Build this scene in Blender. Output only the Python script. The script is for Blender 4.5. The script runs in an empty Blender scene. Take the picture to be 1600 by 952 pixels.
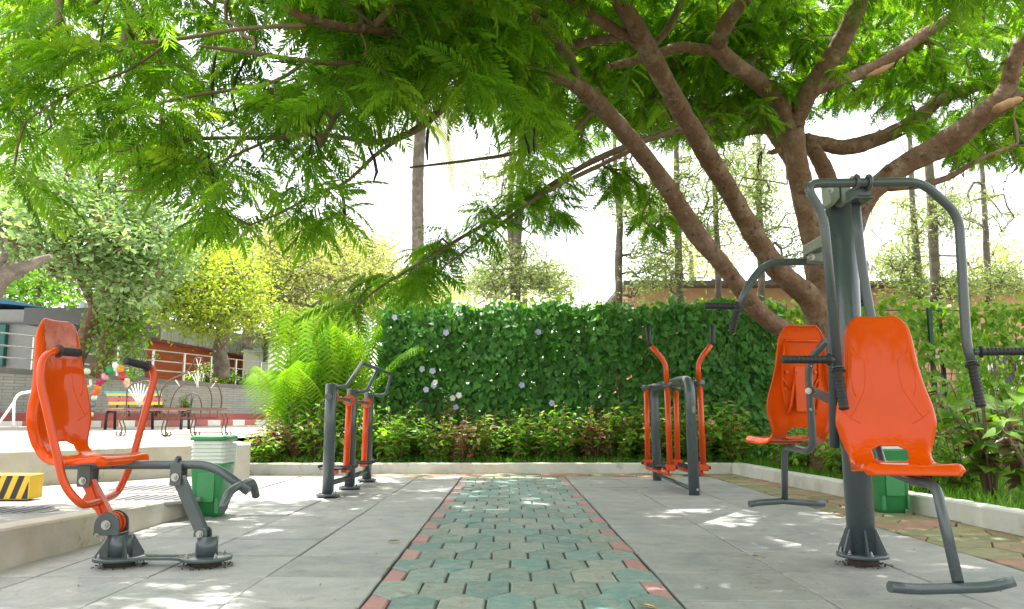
import bpy, math, random
import numpy as np
from mathutils import Vector, Matrix
R = math.radians
random.seed(7)
rng = np.random.default_rng(11)
SC = bpy.context.scene
COL = SC.collection

# ------------------------------------------------------------------ camera, sky, sun, exposure
F, CX, CY = 1244.0, 800.0, 476.0            # focal length in photo pixels (28 mm lens)
PITCH, YAW = math.atan(175 / F), R(0.2)
CAM = Vector((0, 0, 0.8))
D0 = Vector((math.sin(YAW) * math.cos(PITCH), math.cos(YAW) * math.cos(PITCH), math.sin(PITCH)))
RX = Vector((math.cos(YAW), -math.sin(YAW), 0))
UP = RX.cross(D0)
cam = bpy.data.cameras.new('camera')
cam.lens, cam.sensor_width, cam.clip_start, cam.clip_end = 36 * F / 1600, 36, 0.05, 2000
cam.dof.use_dof = False
co = bpy.data.objects.new('camera', cam)
COL.objects.link(co)
co.matrix_world = Matrix(((RX.x, UP.x, -D0.x, CAM.x), (RX.y, UP.y, -D0.y, CAM.y), (RX.z, UP.z, -D0.z, CAM.z), (0, 0, 0, 1)))
SC.camera = co

SUN_EL, SUN_AZ = R(73), R(-25)               # azimuth from +Y, towards +X positive: behind the scene, a little left
w = bpy.data.worlds.new('World'); SC.world = w; w.use_nodes = True
nt = w.node_tree
sky = nt.nodes.new('ShaderNodeTexSky'); sky.sky_type = 'NISHITA'; sky.sun_disc = False
sky.sun_elevation, sky.sun_rotation = SUN_EL, SUN_AZ
sky.air_density, sky.dust_density, sky.ozone_density = 1.0, 4.0, 1.0
bg = nt.nodes['Background']; bg.inputs['Strength'].default_value = 0.15
# bright even haze over the blue, the same all round the dome
hz = nt.nodes.new('ShaderNodeMix'); hz.data_type = 'RGBA'; hz.inputs[0].default_value = 0.55; hz.inputs[7].default_value = (7.0, 6.7, 6.2, 1)
nt.links.new(sky.outputs[0], hz.inputs[6]); nt.links.new(hz.outputs[2], bg.inputs['Color'])
sun = bpy.data.lights.new('sun', 'SUN'); sun.energy = 4.2; sun.angle = R(0.5); sun.color = (1, 0.96, 0.88)
so = bpy.data.objects.new('sun', sun); COL.objects.link(so)
sd = Vector((math.sin(SUN_AZ) * math.cos(SUN_EL), math.cos(SUN_AZ) * math.cos(SUN_EL), math.sin(SUN_EL)))
so.rotation_euler = sd.to_track_quat('Z', 'Y').to_euler(); so.location = (0, 0, 30)
SC.view_settings.view_transform = 'Standard'
SC.view_settings.look = 'None'
SC.view_settings.gamma = 1
SC.view_settings.exposure = 1.7
SC.cycles.max_bounces = 8
SC.cycles.diffuse_bounces = 4
SC.cycles.glossy_bounces = 3
SC.cycles.transmission_bounces = 5
SC.cycles.use_denoising = True
SC.cycles.sample_clamp_indirect = 8

# ------------------------------------------------------------------ measuring helpers (photo pixel -> place)
def ray(x, y):
    return D0 + RX * ((x - CX) / F) - UP * ((y - CY) / F)
def gr(x, y, z=0.0):
    v = ray(x, y); return CAM + v * ((z - CAM.z) / v.z)
def at(x, y, Y):
    v = ray(x, y); return CAM + v * (Y / v.y)
def proj(P):
    q = np.asarray(P) - np.array(CAM)
    wv = q @ np.array(D0)
    return CX + F * (q @ np.array(RX)) / wv, CY - F * (q @ np.array(UP)) / wv, wv

# ------------------------------------------------------------------ materials
def new_mat(name):
    m = bpy.data.materials.new(name); m.use_nodes = True
    t = m.node_tree
    return m, t, t.nodes['Principled BSDF']
def rgb(c): return (c[0], c[1], c[2], 1)
def pbr(name, col, rough=0.5, metal=0.0, var=0.0, scale=6.0, col2=None, mixscale=3.0, mixlo=0.45, mixhi=0.65,
        bump=0.0, bscale=60.0, rnd=0.0, ramp=None, coat=0.0, spec=0.5, coord='Object', dirt=None, dirtscale=9.0, dirtlo=0.58, dirthi=0.72, speck=None, specks=70, crack=None):
    """procedural principled material: base colour or per-object colour ramp, patches of a second colour, fine variation, dirt, bump"""
    m, t, b = new_mat(name)
    N, L = t.nodes.new, t.links.new
    tc = N('ShaderNodeTexCoord'); oi = N('ShaderNodeObjectInfo')
    vec = tc.outputs[coord]
    if rnd or ramp:
        ad = N('ShaderNodeVectorMath'); ad.operation = 'ADD'
        cb = N('ShaderNodeCombineXYZ')
        ml = N('ShaderNodeMath'); ml.operation = 'MULTIPLY'; ml.inputs[1].default_value = 37
        L(oi.outputs['Random'], ml.inputs[0]); L(ml.outputs[0], cb.inputs[0]); L(ml.outputs[0], cb.inputs[1])
        L(vec, ad.inputs[0]); L(cb.outputs[0], ad.inputs[1]); vec = ad.outputs[0]
    def noise(s, d=6, rg=0.6):
        n = N('ShaderNodeTexNoise'); n.inputs['Scale'].default_value = s; n.inputs['Detail'].default_value = d; n.inputs['Roughness'].default_value = rg
        L(vec, n.inputs['Vector']); return n.outputs['Fac']
    def step(fac, lo, hi):
        mr = N('ShaderNodeMapRange'); mr.inputs[1].default_value = lo; mr.inputs[2].default_value = hi
        L(fac, mr.inputs[0]); return mr.outputs[0]
    def mix(fac, a, c):
        x = N('ShaderNodeMix'); x.data_type = 'RGBA'
        if isinstance(fac, float): x.inputs[0].default_value = fac
        else: L(fac, x.inputs[0])
        for i, v in ((6, a), (7, c)):
            if isinstance(v, tuple): x.inputs[i].default_value = rgb(v)
            else: L(v, x.inputs[i])
        return x.outputs[2]
    cur = col
    if ramp:
        cr = N('ShaderNodeValToRGB'); e = cr.color_ramp.elements
        while len(e) < len(ramp): e.new(0.5)
        for i, c in enumerate(ramp):
            e[i].position = i / max(1, len(ramp) - 1); e[i].color = rgb(c)
        L(oi.outputs['Random'], cr.inputs[0]); cur = cr.outputs[0]
    if col2: cur = mix(step(noise(mixscale), mixlo, mixhi), cur, col2)
    if dirt: cur = mix(step(noise(dirtscale, 8, 0.7), dirtlo, dirthi), cur, dirt)
    if speck: cur = mix(step(noise(specks, 3, 0.5), 0.64, 0.72), cur, speck)
    if crack:
        vo = N('ShaderNodeTexVoronoi'); vo.feature = 'DISTANCE_TO_EDGE'; vo.inputs['Scale'].default_value = crack
        wp = N('ShaderNodeTexNoise'); wp.inputs['Scale'].default_value = 6; wp.inputs['Detail'].default_value = 5; L(vec, wp.inputs['Vector'])
        wa = N('ShaderNodeVectorMath'); wa.operation = 'MULTIPLY_ADD'; wa.inputs[1].default_value = (0.25, 0.25, 0.25); L(wp.outputs['Color'], wa.inputs[0]); L(vec, wa.inputs[2]); L(wa.outputs[0], vo.inputs['Vector'])
        cur = mix(step(vo.outputs['Distance'], 0.05, 0.0), cur, (0.05, 0.03, 0.02))
    if var or rnd:
        hs = N('ShaderNodeHueSaturation')
        mm = N('ShaderNodeMapRange'); mm.inputs[3].default_value = 1 - var; mm.inputs[4].default_value = 1 + var
        mm.inputs[1].default_value = 0.25; mm.inputs[2].default_value = 0.75
        L(noise(scale), mm.inputs[0]); val = mm.outputs[0]
        if rnd:
            m2 = N('ShaderNodeMapRange'); m2.inputs[3].default_value = 1 - rnd; m2.inputs[4].default_value = 1 + rnd
            L(oi.outputs['Random'], m2.inputs[0])
            mu = N('ShaderNodeMath'); mu.operation = 'MULTIPLY'; L(val, mu.inputs[0]); L(m2.outputs[0], mu.inputs[1]); val = mu.outputs[0]
        L(val, hs.inputs['Value'])
        if isinstance(cur, tuple): hs.inputs['Color'].default_value = rgb(cur)
        else: L(cur, hs.inputs['Color'])
        cur = hs.outputs[0]
    if isinstance(cur, tuple): b.inputs['Base Color'].default_value = rgb(cur)
    else: L(cur, b.inputs['Base Color'])
    b.inputs['Roughness'].default_value = rough; b.inputs['Metallic'].default_value = metal
    b.inputs['Coat Weight'].default_value = coat; b.inputs['Coat Roughness'].default_value = 0.07
    b.inputs['Specular IOR Level'].default_value = spec
    if rough > 0.2 and (var or dirt):
        rr = N('ShaderNodeMapRange'); rr.inputs[3].default_value = max(0.05, rough - 0.12); rr.inputs[4].default_value = min(1, rough + 0.12)
        L(noise(scale * 2.3), rr.inputs[0]); L(rr.outputs[0], b.inputs['Roughness'])
    if bump:
        bp = N('ShaderNodeBump'); bp.inputs['Strength'].default_value = 1.0; bp.inputs['Distance'].default_value = bump
        L(noise(bscale, 8, 0.65), bp.inputs['Height']); L(bp.outputs[0], b.inputs['Normal'])
    return m
def leafmat(name, ramp, trans=0.5, tcol=(1.5, 1.5, 0.6), rough=0.45, spec=0.4):
    """thin leaf: colour by the leaf's own random number, reflecting on one side and letting light through"""
    m, t, b = new_mat(name)
    N, L = t.nodes.new, t.links.new
    a = N('ShaderNodeAttribute'); a.attribute_name = 'rnd'
    oi = N('ShaderNodeObjectInfo')
    s = N('ShaderNodeMath'); s.operation = 'ADD'; L(a.outputs['Fac'], s.inputs[0]); L(oi.outputs['Random'], s.inputs[1])
    fr = N('ShaderNodeMath'); fr.operation = 'FRACT'; L(s.outputs[0], fr.inputs[0])
    cr = N('ShaderNodeValToRGB'); e = cr.color_ramp.elements
    while len(e) < len(ramp): e.new(0.5)
    for i, c in enumerate(ramp):
        e[i].position = i / max(1, len(ramp) - 1); e[i].color = rgb(c)
    L(fr.outputs[0], cr.inputs[0])
    tr = N('ShaderNodeBsdfTranslucent')
    vm = N('ShaderNodeVectorMath'); vm.operation = 'MULTIPLY'; vm.inputs[1].default_value = tcol
    L(cr.outputs[0], vm.inputs[0]); L(vm.outputs[0], tr.inputs['Color'])
    L(cr.outputs[0], b.inputs['Base Color']); b.inputs['Roughness'].default_value = rough; b.inputs['Specular IOR Level'].default_value = spec
    mx = N('ShaderNodeMixShader'); mx.inputs[0].default_value = trans
    L(b.outputs[0], mx.inputs[1]); L(tr.outputs[0], mx.inputs[2])
    L(mx.outputs[0], t.nodes['Material Output'].inputs['Surface'])
    return m

ORANGE, GREY = (0.68, 0.072, 0.0), (0.068, 0.086, 0.092)
M = {}
M['seat'] = pbr('orange_plastic', ORANGE, 0.3, var=0.08, scale=5, coat=0.45, spec=0.05, dirt=(0.60, 0.10, 0.02), dirtscale=5, dirtlo=0.62, dirthi=0.85, bump=0.0015, bscale=9)
M['faded'] = pbr('faded_orange_plastic', (0.50, 0.10, 0.075), 0.3, var=0.12, scale=9, col2=(0.62, 0.20, 0.16), mixscale=9, coat=0.2)
M['opaint'] = pbr('orange_paint', (0.62, 0.062, 0.002), 0.3, var=0.06, scale=5, coat=0.15, spec=0.4, dirt=(0.5, 0.06, 0.015), dirtscale=14, dirtlo=0.70, dirthi=0.82)
M['gpaint'] = pbr('grey_blue_paint', GREY, 0.3, var=0.06, scale=4, coat=0.25, dirt=(0.10, 0.10, 0.095), dirtscale=14, dirtlo=0.68, dirthi=0.85)
M['gpale'] = pbr('pale_grey_green_paint', (0.20, 0.23, 0.18), 0.4, var=0.1, scale=12)
M['rubber'] = pbr('black_rubber', (0.018, 0.018, 0.019), 0.55, var=0.2, scale=40, bump=0.0006, bscale=160)
M['steel'] = pbr('zinc_bolt', (0.45, 0.44, 0.41), 0.35, metal=0.9, var=0.2, scale=30)
M['rust'] = pbr('rusty_dirt', (0.055, 0.042, 0.032), 0.9, var=0.4, scale=30, bump=0.004, bscale=60)
M['slab'] = pbr('grey_stone_slab', (0.345, 0.34, 0.325), 0.6, var=0.16, scale=7, rnd=0.10, col2=(0.27, 0.285, 0.285), mixscale=2.6, dirt=(0.17, 0.16, 0.135), dirtscale=3.2, dirtlo=0.58, dirthi=0.74, bump=0.005, bscale=34, speck=(0.20, 0.18, 0.14), specks=55)
M['joint'] = pbr('sandy_joint', (0.055, 0.048, 0.036), 0.95, var=0.3, scale=30, col2=(0.045, 0.05, 0.03), mixscale=5, bump=0.004, bscale=80)
M['paver'] = pbr('teal_paver', None, 0.7, ramp=[(0.19, 0.265, 0.235), (0.145, 0.25, 0.23), (0.25, 0.285, 0.245), (0.15, 0.28, 0.265), (0.21, 0.29, 0.26), (0.29, 0.305, 0.26), (0.165, 0.22, 0.19), (0.12, 0.255, 0.245)],
                 col2=(0.38, 0.375, 0.325), mixscale=7, mixlo=0.47, mixhi=0.74, var=0.2, scale=16, rnd=0.10, dirt=(0.10, 0.10, 0.07), dirtscale=7, dirtlo=0.56, dirthi=0.72, bump=0.008, bscale=40, speck=(0.12, 0.11, 0.08), specks=60)
M['pink'] = pbr('pink_paver', None, 0.7, ramp=[(0.40, 0.20, 0.19), (0.44, 0.23, 0.215), (0.36, 0.175, 0.17), (0.42, 0.25, 0.23)], var=0.12, scale=14,
                dirt=(0.30, 0.22, 0.18), dirtscale=8, dirtlo=0.56, dirthi=0.72, bump=0.003, bscale=55)
M['flag'] = pbr('mossy_flagstone', None, 0.75, ramp=[(0.26, 0.23, 0.12), (0.20, 0.20, 0.10), (0.33, 0.28, 0.15), (0.22, 0.21, 0.12), (0.36, 0.17, 0.12), (0.28, 0.26, 0.14), (0.17, 0.18, 0.09), (0.38, 0.20, 0.15), (0.30, 0.24, 0.14)],
                var=0.18, scale=10, col2=(0.15, 0.17, 0.06), mixscale=7, mixlo=0.50, mixhi=0.72, bump=0.003, bscale=50)
M['whitewash'] = pbr('whitewashed_concrete', (0.66, 0.65, 0.60), 0.8, var=0.08, scale=6, col2=(0.52, 0.51, 0.44), mixscale=2.5, dirt=(0.30, 0.28, 0.22), dirtscale=5, dirtlo=0.60, dirthi=0.8, bump=0.003, bscale=35)
M['stained'] = pbr('stained_whitewash', (0.50, 0.47, 0.40), 0.85, var=0.1, scale=5, col2=(0.40, 0.34, 0.24), mixscale=2.0, mixlo=0.42, mixhi=0.7, dirt=(0.14, 0.12, 0.08), dirtscale=4, dirtlo=0.60, dirthi=0.74, bump=0.004, bscale=30)
M['pavement'] = pbr('worn_pavement', (0.25, 0.24, 0.22), 0.85, var=0.14, scale=4, col2=(0.30, 0.29, 0.27), mixscale=1.5, dirt=(0.16, 0.15, 0.13), dirtscale=3, dirtlo=0.58, dirthi=0.75, bump=0.003, bscale=30, rnd=0.08)
M['plaza'] = pbr('concrete_plaza', (0.36, 0.345, 0.31), 0.85, var=0.1, scale=1.2, dirt=(0.38, 0.36, 0.32), dirtscale=0.8)
M['soil'] = pbr('soil', (0.085, 0.06, 0.04), 0.95, var=0.35, scale=12, bump=0.02, bscale=20)
M['ground'] = pbr('earth', (0.16, 0.14, 0.10), 0.95, var=0.3, scale=0.5, col2=(0.08, 0.11, 0.04), mixscale=0.3)
M['bark'] = pbr('brown_bark', (0.18, 0.10, 0.056), 0.85, var=0.25, scale=9, col2=(0.30, 0.215, 0.15), mixscale=5.0, mixlo=0.48, mixhi=0.70, dirt=(0.045, 0.027, 0.017), dirtscale=9, dirtlo=0.53, dirthi=0.66, bump=0.03, bscale=16, speck=(0.27, 0.21, 0.15), specks=22)
M['barkgrey'] = pbr('grey_bark', (0.13, 0.105, 0.085), 0.9, var=0.3, scale=9, col2=(0.22, 0.19, 0.16), mixscale=4, bump=0.02, bscale=20)
M['twig'] = pbr('twig_bark', (0.17, 0.115, 0.07), 0.85, var=0.25, scale=8)
M['cutwood'] = pbr('bare_wood', (0.36, 0.20, 0.09), 0.7, var=0.2, scale=14)
M['pod'] = pbr('dark_pod', (0.022, 0.016, 0.012), 0.6, var=0.3, scale=20)
M['white'] = pbr('white_paint', (0.78, 0.78, 0.76), 0.5, var=0.06, scale=5)
M['inox'] = pbr('steel_rail', (0.55, 0.54, 0.52), 0.3, metal=0.8, var=0.06, scale=6)
M['binGreen'] = pbr('green_bin_plastic', (0.035, 0.235, 0.075), 0.4, var=0.1, scale=8, dirt=(0.05, 0.16, 0.07), dirtscale=8, dirtlo=0.6, dirthi=0.75)
M['binPale'] = pbr('pale_bin_plastic', (0.62, 0.66, 0.60), 0.45, var=0.08, scale=8)
def plain(name, c, r=0.6, v=0.12, s=6): M[name] = pbr(name, c, r, var=v, scale=s)
plain('teal', (0.02, 0.10, 0.09)); plain('roofblue', (0.05, 0.16, 0.30)); plain('dkgrey', (0.085, 0.088, 0.088)); plain('midgrey', (0.20, 0.205, 0.20))
plain('peach', (0.56, 0.32, 0.21), 0.85); plain('roofdark', (0.10, 0.09, 0.08)); plain('glassdark', (0.02, 0.025, 0.03), 0.1); plain('iron', (0.11, 0.055, 0.035), 0.55, 0.3, 30)
plain('woodseat', (0.16, 0.085, 0.05), 0.6, 0.3, 12); plain('kred', (0.44, 0.13, 0.12)); plain('kwhite', (0.70, 0.68, 0.64)); plain('ledgered', (0.33, 0.08, 0.075))
plain('bblue', (0.12, 0.42, 0.46)); plain('byellow', (0.75, 0.55, 0.10)); plain('bpink', (0.55, 0.14, 0.18)); plain('biron', (0.02, 0.02, 0.02))
plain('statue', (0.62, 0.68, 0.50), 0.7); plain('meshgreen', (0.012, 0.07, 0.05)); plain('black', (0.012, 0.012, 0.012)); plain('terracotta', (0.40, 0.20, 0.12))
plain('pgreen', (0.03, 0.35, 0.09)); plain('pwhite', (0.75, 0.76, 0.80)); plain('porange', (0.80, 0.33, 0.03)); plain('pred', (0.60, 0.05, 0.05)); plain('ppink', (0.72, 0.36, 0.42)); plain('pmag', (0.55, 0.05, 0.14)); plain('pcream', (0.80, 0.52, 0.38)); plain('pverm', (0.78, 0.16, 0.03)); plain('pgrey', (0.22, 0.23, 0.26))
plain('glass', (0.30, 0.38, 0.42), 0.08); plain('yellowpaint', (0.70, 0.43, 0.03)); plain('blackpaint', (0.02, 0.02, 0.02)); plain('manhole', (0.11, 0.11, 0.115), 0.6, 0.25, 12)
plain('petal', (0.50, 0.48, 0.78)); plain('petalw', (0.80, 0.78, 0.74)); plain('deadleaf', (0.45, 0.28, 0.05))

def brickmat(name, c1, c2, mortar, sc, bump=0.01):
    m, t, b = new_mat(name); N, L = t.nodes.new, t.links.new
    tc = N('ShaderNodeTexCoord'); mp = N('ShaderNodeMapping'); mp.inputs['Rotation'].default_value = (R(90), 0, 0)
    br = N('ShaderNodeTexBrick'); br.inputs['Scale'].default_value = sc
    br.inputs['Color1'].default_value, br.inputs['Color2'].default_value, br.inputs['Mortar'].default_value = rgb(c1), rgb(c2), rgb(mortar)
    br.inputs['Mortar Size'].default_value = 0.012; br.inputs['Brick Width'].default_value = 0.45; br.inputs['Row Height'].default_value = 0.16
    L(tc.outputs['Object'], mp.inputs[0]); L(mp.outputs[0], br.inputs['Vector'])
    ns = N('ShaderNodeTexNoise'); ns.inputs['Scale'].default_value = 1.5; ns.inputs['Detail'].default_value = 8; L(tc.outputs['Object'], ns.inputs['Vector'])
    hs = N('ShaderNodeHueSaturation'); mr = N('ShaderNodeMapRange'); mr.inputs[3].default_value = 0.75; mr.inputs[4].default_value = 1.25
    L(ns.outputs['Fac'], mr.inputs[0]); L(mr.outputs[0], hs.inputs['Value']); L(br.outputs['Color'], hs.inputs['Color']); L(hs.outputs[0], b.inputs['Base Color'])
    bp = N('ShaderNodeBump'); bp.inputs['Distance'].default_value = bump; bp.invert = True; L(br.outputs['Fac'], bp.inputs['Height']); L(bp.outputs[0], b.inputs['Normal'])
    b.inputs['Roughness'].default_value = 0.85
    return m
M['greybrick'] = brickmat('whitewashed_brick', (0.48, 0.48, 0.46), (0.40, 0.40, 0.385), (0.30, 0.30, 0.29), 1.8)
M['redbrick'] = brickmat('red_brick', (0.50, 0.115, 0.045), (0.42, 0.09, 0.035), (0.36, 0.12, 0.06), 2.0)
# leaves
M['frond'] = leafmat('feathery_frond', [(0.05, 0.13, 0.012), (0.105, 0.24, 0.018), (0.21, 0.39, 0.03), (0.135, 0.285, 0.022), (0.065, 0.165, 0.014), (0.29, 0.42, 0.04), (0.095, 0.215, 0.016)], 0.55, (1.75, 1.8, 0.5), 0.5, 0.25)
M['vine'] = leafmat('vine_leaf', [(0.04, 0.135, 0.026), (0.058, 0.19, 0.034), (0.09, 0.27, 0.048), (0.048, 0.16, 0.03), (0.13, 0.32, 0.06), (0.032, 0.11, 0.022)], 0.3, (1.6, 1.7, 0.6), 0.45, 0.3)
M['vinelime'] = leafmat('lime_vine_leaf', [(0.12, 0.25, 0.025), (0.19, 0.34, 0.035), (0.26, 0.40, 0.04), (0.15, 0.29, 0.03)], 0.5, (1.6, 1.6, 0.6), 0.4)
M['shrub'] = leafmat('green_shrub_leaf', [(0.09, 0.24, 0.024), (0.15, 0.35, 0.034), (0.26, 0.45, 0.05), (0.11, 0.28, 0.03), (0.34, 0.48, 0.08)], 0.4, (1.6, 1.6, 0.6))
M['copper'] = leafmat('copper_shrub_leaf', [(0.22, 0.065, 0.045), (0.32, 0.12, 0.07), (0.38, 0.19, 0.08), (0.16, 0.055, 0.045), (0.20, 0.26, 0.05), (0.36, 0.15, 0.11)], 0.35, (1.5, 1.3, 0.8))
M['areca'] = leafmat('areca_leaflet', [(0.10, 0.26, 0.012), (0.16, 0.34, 0.018), (0.25, 0.40, 0.02), (0.07, 0.20, 0.012)], 0.5, (1.4, 1.4, 0.6))
M['coco'] = leafmat('coconut_leaflet', [(0.14, 0.20, 0.04), (0.22, 0.24, 0.06), (0.10, 0.17, 0.03)], 0.4)
M['glossy'] = leafmat('glossy_leaf', [(0.14, 0.24, 0.09), (0.20, 0.32, 0.13), (0.29, 0.40, 0.20), (0.16, 0.26, 0.10)], 0.38, (1.5, 1.6, 0.7), 0.28, 0.7)
M['yellowgreen'] = leafmat('yellow_green_leaf', [(0.26, 0.36, 0.04), (0.35, 0.42, 0.05), (0.20, 0.33, 0.05), (0.42, 0.45, 0.09)], 0.58, (1.4, 1.4, 0.6))
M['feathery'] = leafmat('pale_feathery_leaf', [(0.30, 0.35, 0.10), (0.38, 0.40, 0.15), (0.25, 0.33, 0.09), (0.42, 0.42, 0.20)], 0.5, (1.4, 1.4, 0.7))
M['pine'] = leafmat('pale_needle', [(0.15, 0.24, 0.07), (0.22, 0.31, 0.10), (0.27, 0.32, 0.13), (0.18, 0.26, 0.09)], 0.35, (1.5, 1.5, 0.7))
M['dark'] = leafmat('dark_leaf', [(0.035, 0.09, 0.02), (0.06, 0.13, 0.03), (0.09, 0.17, 0.03)], 0.35, (1.6, 1.6, 0.6))
M['grass'] = leafmat('grass_blade', [(0.06, 0.19, 0.014), (0.10, 0.26, 0.02), (0.16, 0.32, 0.03), (0.08, 0.22, 0.016)], 0.4, (1.5, 1.5, 0.6))
M['coleus'] = leafmat('coleus_lime_leaf', [(0.08, 0.20, 0.016), (0.13, 0.28, 0.02), (0.19, 0.34, 0.035)], 0.45, (1.4, 1.4, 0.6))
M['coleusdark'] = leafmat('coleus_dark_leaf', [(0.06, 0.05, 0.03), (0.10, 0.04, 0.035), (0.09, 0.09, 0.03), (0.16, 0.05, 0.04)], 0.3, (1.5, 1.2, 0.8))

# ------------------------------------------------------------------ object helpers
ORG = {}
def prop(o, label=None, cat=None, group=None, kind=None):
    for k, v in (('label', label), ('category', cat), ('group', group), ('kind', kind)):
        if v: o[k] = v
    return o
def thing(name, label, cat, loc, group=None):
    o = bpy.data.objects.new(name, None); COL.objects.link(o)
    o.location = loc; o.empty_display_size = 0.1
    ORG[o.name] = Vector(loc)
    return prop(o, label, cat, group)
def link(name, me, parent=None, mat=None):
    o = bpy.data.objects.new(name, me); COL.objects.link(o)
    if parent is not None:
        o.parent = parent; ORG[o.name] = ORG[parent.name]
    else: ORG[o.name] = Vector((0, 0, 0))
    if mat is not None and not me.materials: me.materials.append(mat)
    return o
def fillet(pts, rad, k=5):
    """round the inner corners of a polyline"""
    pts = [Vector(p) for p in pts]; out = [pts[0]]
    for i in range(1, len(pts) - 1):
        a, b, c = pts[i - 1], pts[i], pts[i + 1]
        r = min(rad, (a - b).length * 0.48, (c - b).length * 0.48)
        p, q = b + (a - b).normalized() * r, b + (c - b).normalized() * r
        for j in range(k + 1):
            t = j / k
            out.append(p * (1 - t) ** 2 + b * 2 * t * (1 - t) + q * t * t)
    out.append(pts[-1]); return out
def spline(pts, k=5):
    """Catmull-Rom through points (any dimension)"""
    P = [np.array(p, float) for p in pts]
    P = [2 * P[0] - P[1]] + P + [2 * P[-1] - P[-2]]
    out = []
    for i in range(1, len(P) - 2):
        for j in range(k):
            t = j / k
            out.append(0.5 * (2 * P[i] + (P[i + 1] - P[i - 1]) * t + (2 * P[i - 1] - 5 * P[i] + 4 * P[i + 1] - P[i + 2]) * t * t + (3 * P[i] - P[i - 1] - 3 * P[i + 1] + P[i + 2]) * t ** 3))
    out.append(P[-2]); return out
class MB:
    def __init__(s): s.v, s.f, s.sm = [], [], []
    def face(s, idx, smooth=False): s.f.append(idx); s.sm.append(smooth)
    def tube(s, pts, rad, n=12, caps=True, smooth=True, flat=None):
        pts = [Vector(p) for p in pts]
        m = len(pts)
        rad = [rad] * m if not hasattr(rad, '__len__') else list(rad)
        t0 = (pts[1] - pts[0]).normalized()
        nrm = t0.orthogonal().normalized() if flat is None else (Vector(flat) - t0 * t0.dot(Vector(flat))).normalized()
        b0 = len(s.v); prev = t0
        for i in range(m):
            t = (pts[min(i + 1, m - 1)] - pts[max(i - 1, 0)])
            t = t.normalized() if t.length > 1e-9 else prev
            nrm = (nrm - t * nrm.dot(t)); nrm = nrm.normalized() if nrm.length > 1e-6 else t.orthogonal().normalized()
            bi = t.cross(nrm); prev = t
            for j in range(n):
                a = 2 * math.pi * j / n
                s.v.append(pts[i] + (nrm * math.cos(a) + bi * math.sin(a)) * rad[i])
        for i in range(m - 1):
            for j in range(n):
                k = (j + 1) % n
                s.face((b0 + i * n + j, b0 + i * n + k, b0 + (i + 1) * n + k, b0 + (i + 1) * n + j), smooth)
        if caps:
            s.face(tuple(b0 + j for j in reversed(range(n)))); s.face(tuple(b0 + (m - 1) * n + j for j in range(n)))
        return s
    def cyl(s, a, b, r, r2=None, n=20): return s.tube([a, b], [r, r if r2 is None else r2], n)
    def rings(s, loops, smooth=False, cap=True):
        """stack of equal-length closed loops"""
        b0 = len(s.v); n = len(loops[0])
        for lp in loops: s.v.extend(Vector(p) for p in lp)
        for i in range(len(loops) - 1):
            for j in range(n):
                k = (j + 1) % n
                s.face((b0 + i * n + j, b0 + i * n + k, b0 + (i + 1) * n + k, b0 + (i + 1) * n + j), smooth)
        if cap:
            s.face(tuple(b0 + j for j in reversed(range(n)))); e = b0 + (len(loops) - 1) * n
            s.face(tuple(e + j for j in range(n)))
        return s
    def prism(s, poly, off, bev=0.0):
        """extrude a 3D polygon by a vector, with an optional small chamfer on both rims"""
        poly = [Vector(p) for p in poly]; off = Vector(off)
        nn = Vector((0, 0, 0))
        for i in range(len(poly)): nn += (poly[i]).cross(poly[(i + 1) % len(poly)])
        if nn.dot(off) < 0: poly = poly[::-1]
        if not bev: return s.rings([poly, [p + off for p in poly]])
        c = sum(poly, Vector()) / len(poly); d = off.normalized() * bev
        ins = [p + (c - p).normalized() * bev * 1.4 for p in poly]
        return s.rings([ins, [p + d for p in poly], [p + off - d for p in poly], [p + off for p in ins]])
    def box(s, c, size, ax=None, bev=0.0):
        c = Vector(c); ax = ax or (Vector((1, 0, 0)), Vector((0, 1, 0)), Vector((0, 0, 1)))
        ax = [Vector(a).normalized() for a in ax]
        hx, hy, hz = (ax[i] * size[i] / 2 for i in range(3))
        return s.prism([c - hx - hy - hz, c + hx - hy - hz, c + hx + hy - hz, c - hx + hy - hz], hz * 2, bev)
    def bar(s, a, b, wd, th, side, bev=0.003):
        """flat bar from a to b; wd measured along side, th across it"""
        a, b = Vector(a), Vector(b); z = (b - a).normalized(); x = (Vector(side) - z * z.dot(Vector(side))).normalized(); y = z.cross(x)
        return s.box((a + b) / 2, (wd, th, (b - a).length), (x, y, z), bev)
    def lathe(s, prof, c, n=24, smooth=True):
        c = Vector(c)
        return s.rings([[c + Vector((r * math.cos(2 * math.pi * j / n), r * math.sin(2 * math.pi * j / n), z)) for j in range(n)] for r, z in prof], smooth)
    def ball(s, c, r, n=10, m=7, sq=(1, 1, 1), lump=0.0):
        c = Vector(c); loops = []
        for i in range(1, m):
            th = math.pi * (1 - i / m)
            loops.append([c + Vector((sq[0] * math.sin(th) * math.cos(2 * math.pi * j / n), sq[1] * math.sin(th) * math.sin(2 * math.pi * j / n), sq[2] * math.cos(th))) * r * (1 + lump * (random.random() - 0.5)) for j in range(n)])
        return s.rings(loops, True)
    def mesh(s, name, org=(0, 0, 0)):
        org = Vector(org)
        me = bpy.data.meshes.new(name)
        me.from_pydata([tuple(v - org) for v in s.v], [], s.f)
        me.polygons.foreach_set('use_smooth', s.sm)
        return me
    def build(s, name, mat, parent=None, label=None):
        org = ORG[parent.name] if parent is not None else Vector((0, 0, 0))
        o = link(name, s.mesh(name, org), parent, mat)
        if label: o['label'] = label
        return o
def sharp(o, ang=35):
    me = o.data
    try: me.set_sharp_from_angle(angle=R(ang))
    except Exception: pass
    return o
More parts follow.
